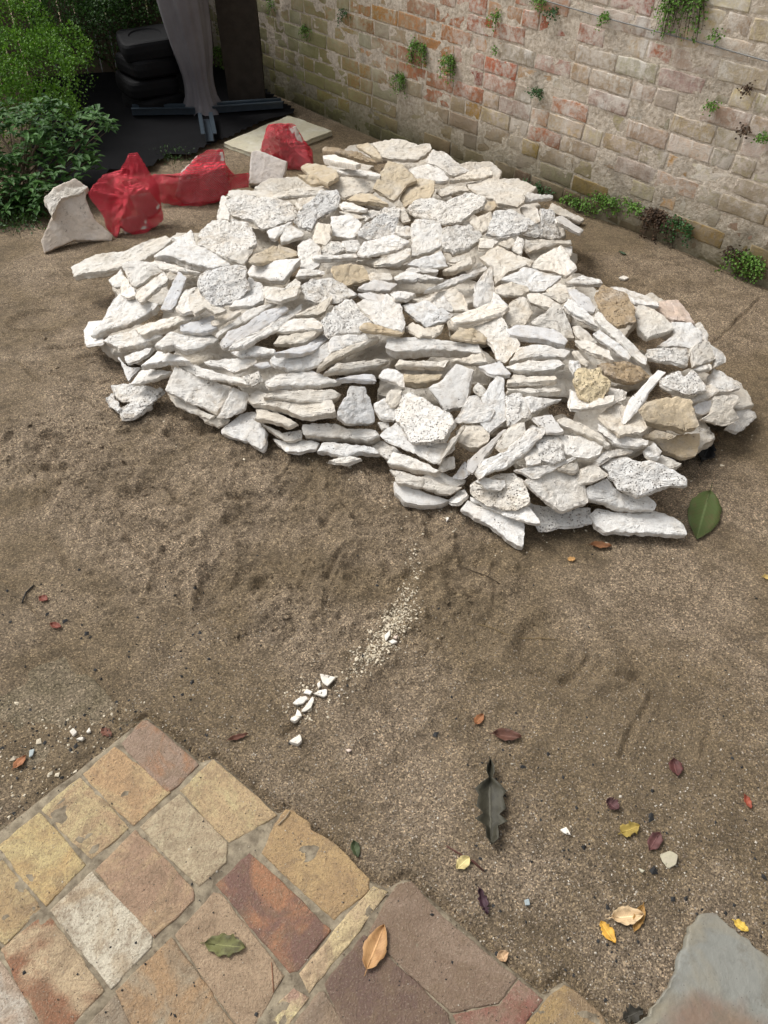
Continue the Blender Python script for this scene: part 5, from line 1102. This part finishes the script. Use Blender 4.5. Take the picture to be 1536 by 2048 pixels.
# ---------------------------------------------------------------- small things on the sand
def leaf_thing(a, b, w_px, col, label, curl=.25, name='fallen_leaf', cat='leaf', seed=0, spots=None, lift=.0022, gloss=.6, stem=.12, h0=None, rag=.06):
    """a fallen leaf from stalk a to tip b (pixels), w_px wide"""
    gg = gat if h0 is None else at; A = np.array(gg(*a, h0 or 0)); Bp = np.array(gg(*b, h0 or 0)); ax = Bp - A; L_ = np.linalg.norm(ax); ax /= L_; sd_ = unit(np.cross([0, 0, 1], ax)); mid = (A + Bp) / 2
    mpp = (RC @ (mid - CAM))[2] / F_PX; W_ = w_px * mpp * .5; rs = np.random.default_rng(seed); V = []; nL, nW = 14, 6
    for i in range(nL + 1):
        t = i / nL; wd = W_ * (math.sin(math.pi * t ** .85) ** .75 if 0 < t < 1 else .02) * (1 + rag * rs.normal()); 
        for j in range(-nW // 2, nW // 2 + 1):
            s = j / (nW / 2); p = A + ax * L_ * t + sd_ * wd * s; z = lift + curl * W_ * (abs(s) ** 1.5) + curl * .35 * L_ * (t - .5) ** 2 + .0015 * math.sin(t * 20 + abs(s) * 3) * abs(s)
            V.append(p + np.array([0, 0, z]))
    m_ = nW + 1; Fc = [(i * m_ + j, i * m_ + j + 1, (i + 1) * m_ + j + 1, (i + 1) * m_ + j) for i in range(nL) for j in range(nW)]
    col = tuple(x * .88 + .12 * sum(col) / 3 * .8 for x in col); t = NT('leaf ' + label[:20], gloss, .3); co = t.coord('Object'); n = t.noise(co, 60, 4, .6); sp = spots or tuple(c * .35 for c in col)
    uvn = t.n('ShaderNodeUVMap'); sx = t.n('ShaderNodeSeparateXYZ'); t.L(uvn.outputs[0], sx.inputs[0])
    vein = t.ramp(t.math('ABSOLUTE', t.math('SUBTRACT', sx.outputs[1], .5)), (.015, 1), (.05, 0)); wv_ = t.n('ShaderNodeTexWave'); wv_.inputs['Scale'].default_value = 4.2; wv_.inputs['Distortion'].default_value = .6
    ad = t.n('ShaderNodeVectorMath', operation='ADD'); ab = t.math('ABSOLUTE', t.math('SUBTRACT', sx.outputs[1], .5)); cb = t.n('ShaderNodeCombineXYZ'); t.L(t.math('SUBTRACT', sx.outputs[0], t.math('MULTIPLY', ab, .5)), cb.inputs[0]); t.L(cb.outputs[0], wv_.inputs[0])
    c = t.mix(t.math('MULTIPLY', t.ramp(n, (.48, 0), (.66, 1)), .6), col, sp); c = t.mix(t.math('MULTIPLY', vein, .55), c, tuple(min(1, x * 1.9 + .03) for x in col)); c = t.mix(t.math('MULTIPLY', t.ramp(wv_.outputs['Fac'], (.8, 0), (.97, 1)), .25), c, tuple(x * .6 for x in col))
    mat = t.done(c, t.bump(t.math('ADD', n, vein), .0015, .5))
    root = empty(name, tuple(mid), label, cat); o = put('blade', V, Fc, mat, root, True)
    uvl = o.data.uv_layers.new(name='uv'); 
    for lp in o.data.loops: i, j = divmod(lp.vertex_index, m_); uvl.data[lp.index].uv = (i / nL, j / nW)
    sm = o.modifiers.new('thickness', 'SOLIDIFY'); sm.thickness = .0006
    if stem:
        V, Fc = tube([A - ax * L_ * stem + [0, 0, lift + .001], A + [0, 0, lift + .002 + curl * .09 * L_], A + ax * L_ * .25 + [0, 0, lift + .001 + curl * .03 * L_]], [.0008, .0011, .0006], 5); put('stalk', V, Fc, mat, root, True)
    return root
leaf_thing((1419, 985), (1392, 1082), 62, (.065, .095, .022), 'very large green leaf with pale midrib lying beside the lowest long slab', .12, seed=1, spots=(.09, .07, .03), stem=.22)
LV = [((1180, 1092), (1222, 1096), 18, (.22, .09, .03), 'brown leaf on sand below the lowest long slab'), ((1135, 1122), (1150, 1118), 12, (.50, .27, .08), 'tiny orange leaf fragment below the lowest long slab'), ((950, 1450), (966, 1430), 18, (.30, .12, .04), 'small rust-brown curled leaf in the middle of the sand'), ((985, 1470), (1042, 1478), 26, (.13, .055, .035), 'dark brown boat-shaped leaf in the middle of the sand'),
      ((978, 1530), (982, 1698), 48, (.055, .05, .032), 'large blackish crumpled leaf torn along one side'), ((938, 1716), (912, 1740), 24, (.62, .50, .20), 'small pale yellow leaf beside a dark reddish stalk'), ((707, 1684), (716, 1718), 18, (.06, .08, .03), 'small dark green leaf near the paving edge'), ((958, 1780), (974, 1832), 22, (.06, .025, .035), 'dark purple leaf half sunk in sand below the blackish one'),
      ((1346, 1520), (1354, 1555), 26, (.11, .035, .03), 'glossy dark maroon leaf alone in the right part of the sand'), ((1212, 1602), (1236, 1622), 26, (.11, .045, .045), 'round dark purple leaf above the yellow and black one'), ((1240, 1668), (1278, 1652), 28, (.34, .24, .04), 'leaf half mustard yellow half black'), ((1318, 1668), (1296, 1704), 26, (.13, .05, .045), 'reddish brown leaf near the whitish lichen patch'), ((1488, 1592), (1500, 1620), 14, (.34, .07, .03), 'narrow red leaf close to the photo edge'),
      ((1200, 1844), (1230, 1888), 24, (.72, .38, .03), 'curled orange-yellow leaf near the grey flagstone'), ((1285, 1812), (1266, 1866), 22, (.38, .20, .04), 'amber leaf tucked behind the cream one near the flagstone'), ((1220, 1838), (1284, 1832), 34, (.68, .48, .26), 'cream leaf with a brown midrib near the grey flagstone'), ((1466, 1842), (1496, 1864), 18, (.70, .46, .05), 'yellow leaf on the edge of the grey flagstone'),
      ((1000, 1903), (1010, 1926), 26, (.60, .38, .20), 'peach-coloured leaf half under the big brown paving slab'), ((457, 1482), (497, 1470), 12, (.13, .05, .03), 'thin curled brown leaf left of the white chips'), ((28, 1538), (54, 1512), 18, (.36, .14, .05), 'orange-brown leaf at the left edge by a blue chip'), ((80, 1196), (96, 1203), 16, (.22, .06, .035), 'small brick-red leaf at the left side, upper of two'), ((102, 1250), (124, 1258), 14, (.22, .06, .035), 'small brick-red leaf at the left side, lower of two'), ((204, 1460), (224, 1474), 18, (.18, .07, .04), 'ragged brown leaf at the tip of the brick paving'), ((1244, 2040), (1285, 2020), 26, (.04, .035, .025), 'black wet leaf between the paving and the flagstone'), ((1238, 505), (1252, 512), 7, (.04, .08, .03), 'tiny dark green leaf on sand between pile and wall'), ((1405, 900), (1432, 868), 30, (.10, .06, .025), 'brown and black wet leaf tucked beneath the pile tip'), ((1400, 930), (1418, 895), 34, (.025, .025, .025), 'blackish rotting leaf by the right end of the pile'), ((1524, 1155), (1540, 1160), 14, (.5, .35, .1), 'yellow leaf bit cut by the photo edge')]
for i, (a, b, w_, col, lb) in enumerate(LV): leaf_thing(a, b, w_, col, lb, [.6, .3, .4][i % 3] + (.35 if 'blackish' in lb else 0), seed=10 + i, rag=.28 if 'black' in lb else [.05, .12, .08][i % 3], stem=0 if i % 4 == 1 else .12)
leaf_thing((733, 1942), (768, 1852), 44, (.46, .25, .09), 'large golden brown leaf lying on the dark paving slab', .35, seed=60, h0=.012, spots=(.24, .11, .04))
leaf_thing((410, 1888), (492, 1896), 40, (.15, .15, .045), 'mottled green and yellow leaf lying on a brick paver', .22, seed=61, h0=.012, spots=(.03, .018, .012), rag=.1)
# stalks and twigs
def twig(px, r, col, label, h0=.003, gg=None):
    pts = [(gg or gat)(u, v, h0) for u, v in px]; V, Fc = tube(pts, r, 6); o = mesh_obj('twig', V, Fc, simple('twig ' + label[:14], col, .7), smooth=True, loc=pts[0]); tag(o, label, 'twig')
twig([(893, 1692), (920, 1708), (945, 1722), (968, 1742)], [.0015, .002, .0028, .0015], (.10, .04, .03), 'dark reddish leaf stalk beside the pale yellow leaf')
twig([(955, 1248), (985, 1256), (1010, 1268), (1045, 1277), (1080, 1276), (1112, 1279)], .0010, (.24, .17, .08), 'thin straw-coloured root lying on the sand')
twig([(915, 1130), (940, 1140), (975, 1152), (1000, 1168)], .0012, (.07, .05, .03), 'thin dark root left of the straw-coloured one')
twig([(543, 1925), (545, 1950), (547, 1985)], .0008, (.25, .10, .05), 'hair-thin red twig on a brick paver', .014, at)
twig([(556, 1650), (572, 1634), (580, 1622)], .0014, (.32, .26, .18), 'short pale twig on the paving edge', .014, at)
twig([(68, 1170), (52, 1185), (44, 1205)], .0022, (.03, .028, .025), 'short black twig at the left edge of the sand')
twig([(292, 318), (306, 306), (318, 298)], .003, (.5, .46, .38), 'pale broken stick behind the red sacks')
# pale limestone flakes
def flake(px, T, label, col=(.70, .66, .58), seed=0, group=None, name='stone_chip'):
    pts = np.array([gat(u, v, .006) for u, v in px]); c = pts.mean(0); P2 = (pts - c)[:, :2]
    if np.sum(P2[:, 0] * np.roll(P2[:, 1], -1) - P2[:, 1] * np.roll(P2[:, 0], -1)) < 0: P2 = P2[::-1]
    n_ = 22; ring = smooth_poly(P2, n_, .0006, seed); rs = np.random.default_rng(seed); tl = rs.normal(0, .12, 2); V = []
    for f, z in ((.92, -T), (1, -T * .6), (1, -.001), (.93, .0005), (.5, .001)):
        xy = ring * f; V.append(np.concatenate([xy, (z + xy @ tl + .0006 * vnoise(P3(xy[:, 0] * 90, xy[:, 1] * 90), seed))[:, None]], 1))
    V.append(np.array([[0, 0, .001]])); V = np.concatenate(V); Fc = [(k * n_ + a, k * n_ + (a + 1) % n_, (k + 1) * n_ + (a + 1) % n_, (k + 1) * n_ + a) for k in range(4) for a in range(n_)] + [(4 * n_ + a, 4 * n_ + (a + 1) % n_, 5 * n_) for a in range(n_)]
    o = mesh_obj(name, V, Fc, M_SAWN); o.location = c + [0, 0, T * .35]; o.color = (*col, 1); tag(o, label, 'stone chip', group)
FL = [([(640, 1346), (672, 1356), (655, 1373), (645, 1366)], .006, 'triangular white chip, largest of the scatter on open sand'), ([(626, 1388), (640, 1380), (654, 1377), (654, 1390), (648, 1396)], .006, 'five-sided white chip just below the triangular one'), ([(585, 1408), (597, 1396), (612, 1391), (616, 1396), (606, 1408), (594, 1412)], .006, 'pointed oval white chip at the heart of the scatter'), ([(602, 1424), (614, 1408), (626, 1392), (628, 1400), (622, 1416), (610, 1424)], .005, 'long thin white shard next to the pointed oval chip'),
      ([(580, 1438), (588, 1432), (604, 1430), (596, 1442), (590, 1448)], .012, 'chunky white chip at the lower end of the scatter'), ([(594, 1418), (600, 1424), (604, 1434), (590, 1434)], .008, 'yellowish chip joined to the chunky white one'), ([(578, 1484), (600, 1470), (604, 1482), (596, 1491)], .016, 'thick white chip standing alone below the scatter'), ([(691, 1500), (698, 1497), (704, 1500), (697, 1506)], .005, 'tiny pinkish chip alone on the sand'), ([(634, 1368), (640, 1363), (642, 1372), (637, 1378)], .005, 'small rounded chip touching the triangular one'),
      ([(776, 1282), (786, 1279), (795, 1286), (785, 1288)], .006, 'flat white flake beside the crumb trail'), ([(785, 1274), (796, 1270), (793, 1280)], .006, 'small peach flake beside the crumb trail'), ([(768, 1274), (780, 1258), (781, 1268), (772, 1282)], .004, 'long pale flake in the middle of the crumb trail'), ([(140, 1464), (148, 1458), (154, 1464), (146, 1473)], .008, 'roundest of three white chips near the paving tip'), ([(152, 1480), (162, 1474), (170, 1475), (164, 1482)], .006, 'flattest of three white chips near the paving tip'), ([(172, 1464), (180, 1457), (182, 1463), (176, 1466)], .006, 'smallest of three white chips near the paving tip'),
      ([(1237, 557), (1247, 551), (1258, 556), (1248, 561)], .010, 'lone white chip on the sand between pile and wall'), ([(613, 1378), (626, 1384), (620, 1390), (606, 1386)], .004, 'thin cream flake among the white chips'), ([(1277, 1736), (1290, 1742), (1284, 1746)], .004, 'small white flake near the whitish lichen patch'), ([(1320, 1708), (1340, 1702), (1356, 1712), (1352, 1730), (1338, 1736), (1324, 1722)], .003, 'whitish lichen-like patch pressed into the sand'), ([(1120, 1658), (1132, 1654), (1142, 1672), (1130, 1668)], .004, 'bluish white flake in the right part of the sand'), ([(676, 1392), (680, 1389), (680, 1395)], .004, 'crumb of white stone right of the five-sided chip'), ([(893, 1034), (898, 1038), (893, 1042)], .006, 'white crumb by the pile front'), ([(58, 1500), (70, 1498), (66, 1512), (58, 1516)], .004, 'blue-grey chip next to the orange-brown leaf'), ([(1048, 1800), (1058, 1797), (1060, 1811), (1050, 1812)], .004, 'pale blue pebble on the sand')]
for i, (px, T, lb) in enumerate(FL): flake(px, T, lb, (.30, .36, .38) if 'blue' in lb else (.66, .52, .42) if 'pe' in lb[:14] or 'pink' in lb else (.40, .37, .27) if 'lichen' in lb else (.74, .70, .62), 700 + i)
# crumbs that nobody could count
def crumbs(name, P, S, mat, label=None, seed=1):
    rs = np.random.default_rng(seed); n = len(P); b = np.array([(1, 0, 0), (-1, 0, 0), (0, 1, 0), (0, -1, 0), (0, 0, 1), (0, 0, -1)], float); V = []
    ang = rs.random(n) * 6.28; st = rs.uniform(.6, 1.5, (n, 3)); st[:, 2] *= .6; ca, sa = np.cos(ang), np.sin(ang)
    v = b[None] * st[:, None] * S[:, None, None] + rs.normal(0, .18, (n, 6, 3)) * S[:, None, None]; x = v[..., 0] * ca[:, None] - v[..., 1] * sa[:, None]; y = v[..., 0] * sa[:, None] + v[..., 1] * ca[:, None]
    V = np.stack([x, y, v[..., 2]], -1) + P[:, None]; f = np.array([(0, 2, 4), (2, 1, 4), (1, 3, 4), (3, 0, 4), (2, 0, 5), (1, 2, 5), (3, 1, 5), (0, 3, 5)]); Fc = (f[None] + 6 * np.arange(n)[:, None, None]).reshape(-1, 3)
    o = mesh_obj(name, V.reshape(-1, 3), Fc, mat); tag(o, kind='stuff'); 
    if label: o['label'] = label; o['category'] = 'debris'
    return o
M_CRUMB = simple('pale crumb', (.66, .58, .44), .9, .1, 40, .3); M_GRIT = simple('dark grit', (.030, .030, .030), .8, .3, 60, .4); M_GRAN = NT('sand grain', .8, .3); t = M_GRAN; r = t.n('ShaderNodeNewGeometry').outputs['Random Per Island']; M_GRAN = t.done(t.ramp(r, (0, (.06, .05, .04)), (.3, (.16, .12, .085)), (.6, (.28, .22, .16)), (.85, (.36, .31, .24)), (1, (.55, .50, .42))))
rs = np.random.default_rng(9); P = []; S = []
trail = [(830, 1125, 10, 24, 90), (815, 1190, 12, 14, 120), (800, 1225, 16, 14, 260), (785, 1250, 18, 14, 300), (765, 1285, 16, 12, 240), (740, 1310, 18, 10, 260), (715, 1335, 14, 8, 60), (615, 1385, 26, 20, 80), (605, 1425, 16, 14, 60), (650, 1385, 30, 24, 40)]
for u, v, su, sv, n in trail:
    for _ in range(n): P.append(gat(u + rs.normal(0, su), v + rs.normal(0, sv), .001)); S.append(min(.006, .0016 * math.exp(rs.normal(0, .5))))
crumbs('stone_crumbs', np.array(P), np.array(S), M_CRUMB, 'trail of pale stone crumbs running down the sand from the pile')
P = []; S = []
for u0, v0, u1, v1, n, sz in ((0, 1130, 420, 1560, 130, .0028), (930, 1480, 1536, 2040, 210, .0022), (0, 1400, 260, 1660, 170, .0024), (430, 1100, 1000, 1700, 60, .0020), (1000, 1100, 1536, 1500, 40, .002)):
    for _ in range(n): P.append(gat(rs.uniform(u0, u1), rs.uniform(v0, v1), .001)); S.append(sz * math.exp(rs.normal(0, .45)))
P = np.array(P); S = np.array(S); k = poly_sd(P[:, :2], PAVE) < .0; crumbs('dark_grit', P[k], S[k], M_GRIT, 'dark grit scattered over the sand', 3)
P = []; S = []
for _ in range(420):
    u, v = rs.uniform(-20, 290), rs.uniform(1400, 1700); P.append(gat(u, v, .001)); S.append(.0018 * math.exp(rs.normal(0, .45)))
P = np.array(P); S = np.array(S); k = poly_sd(P[:, :2], PAVE) < 0; crumbs('pale_grit', P[k], S[k], M_CRUMB, 'pale grit on the dark sand by the paving', 4)
# crumbly clods of damp sand trodden up before the pile
P = []; S = []
for _ in range(5200):
    u, v = rs.uniform(-20, 1100), rs.uniform(640, 1290); p = gat(u, v, .0); d_ = poly_sd(p[None, :2], foot)[0]
    if d_ > -.01 or fbm(np.array([[p[0] * 3.1, p[1] * 3.1, 0]]), 3, 21)[0] < .12: continue
    P.append(p + [0, 0, .0005]); S.append(min(.0095, .0026 * math.exp(rs.normal(0, .5))))
crumbs('sand_clods', np.array(P), np.array(S), ground.data.materials[0], None, 14)
# loose coarse grains in the foreground
n = 60000; x = rs.uniform(-.62, 1.05, n); y = rs.uniform(.12, 1.35, n); P = np.stack([x, y], 1); k = (poly_sd(P, PAVE) < .004) & (poly_sd(P, GREY) < 0) & (rs.random(n) < np.clip(1.5 - y, .15, 1)); P = P[k]
z = np.array([ground_z(a, b) for a, b in P]); P = np.column_stack([P, z + .0006]); crumbs('coarse_sand', P, .0013 * np.exp(rs.normal(0, .3, len(P))), M_GRAN, None, 6)
# specks on the paving
P = np.array([at(rs.uniform(0, 1100), rs.uniform(1460, 2048), .0135) for _ in range(520)]); k = poly_sd(P[:, :2], PAVE) > .01; P = P[k]; crumbs('paving_specks', P, .0010 * np.exp(rs.normal(0, .5, len(P))), M_GRIT, 'dark specks of soil on the brick paving', 5)
# sand trodden onto the paving, thickest along its edges
P = np.array([at(rs.uniform(-20, 1230), rs.uniform(1430, 2060), .0125) for _ in range(9000)]); sdp_ = poly_sd(P[:, :2], PAVE); k = (sdp_ > .003) & (rs.random(len(P)) < .12 + .9 * np.exp(-sdp_ / .035)); P = P[k]; crumbs('paving_sand', P, .0009 * np.exp(rs.normal(0, .35, len(P))), M_GRAN, None, 7)
# chips and dust round the foot of the pile
P = []; S = []
for _ in range(260):
    i = rs.integers(0, len(PILE_FRONT) - 1); t_ = rs.random(); a_ = np.array(PILE_FRONT[i]) * (1 - t_) + np.array(PILE_FRONT[i + 1]) * t_; P.append(gat(a_[0] + rs.normal(0, 14), a_[1] + abs(rs.normal(0, 22)), .001)); S.append(min(.006, .0015 * math.exp(rs.normal(0, .6))))
crumbs('chip_dust', np.array(P), np.array(S), M_CRUMB, None, 12)
# debris on the black mat
P = []; 
for _ in range(500):
    u, v = rs.uniform(200, 590), rs.uniform(180, 330); P.append(at(u, v, .02))
P = np.array(P); k = poly_sd(P[:, :2], mp) > .02; crumbs('mat_debris', P[k], .003 * np.exp(rs.normal(0, .5, k.sum())), simple('bark crumb', (.07, .055, .04), .9), 'bark crumbs on the black mat', 8)
print('total polys', sum(len(o.data.polygons) for o in bpy.data.objects if o.type == 'MESH'))
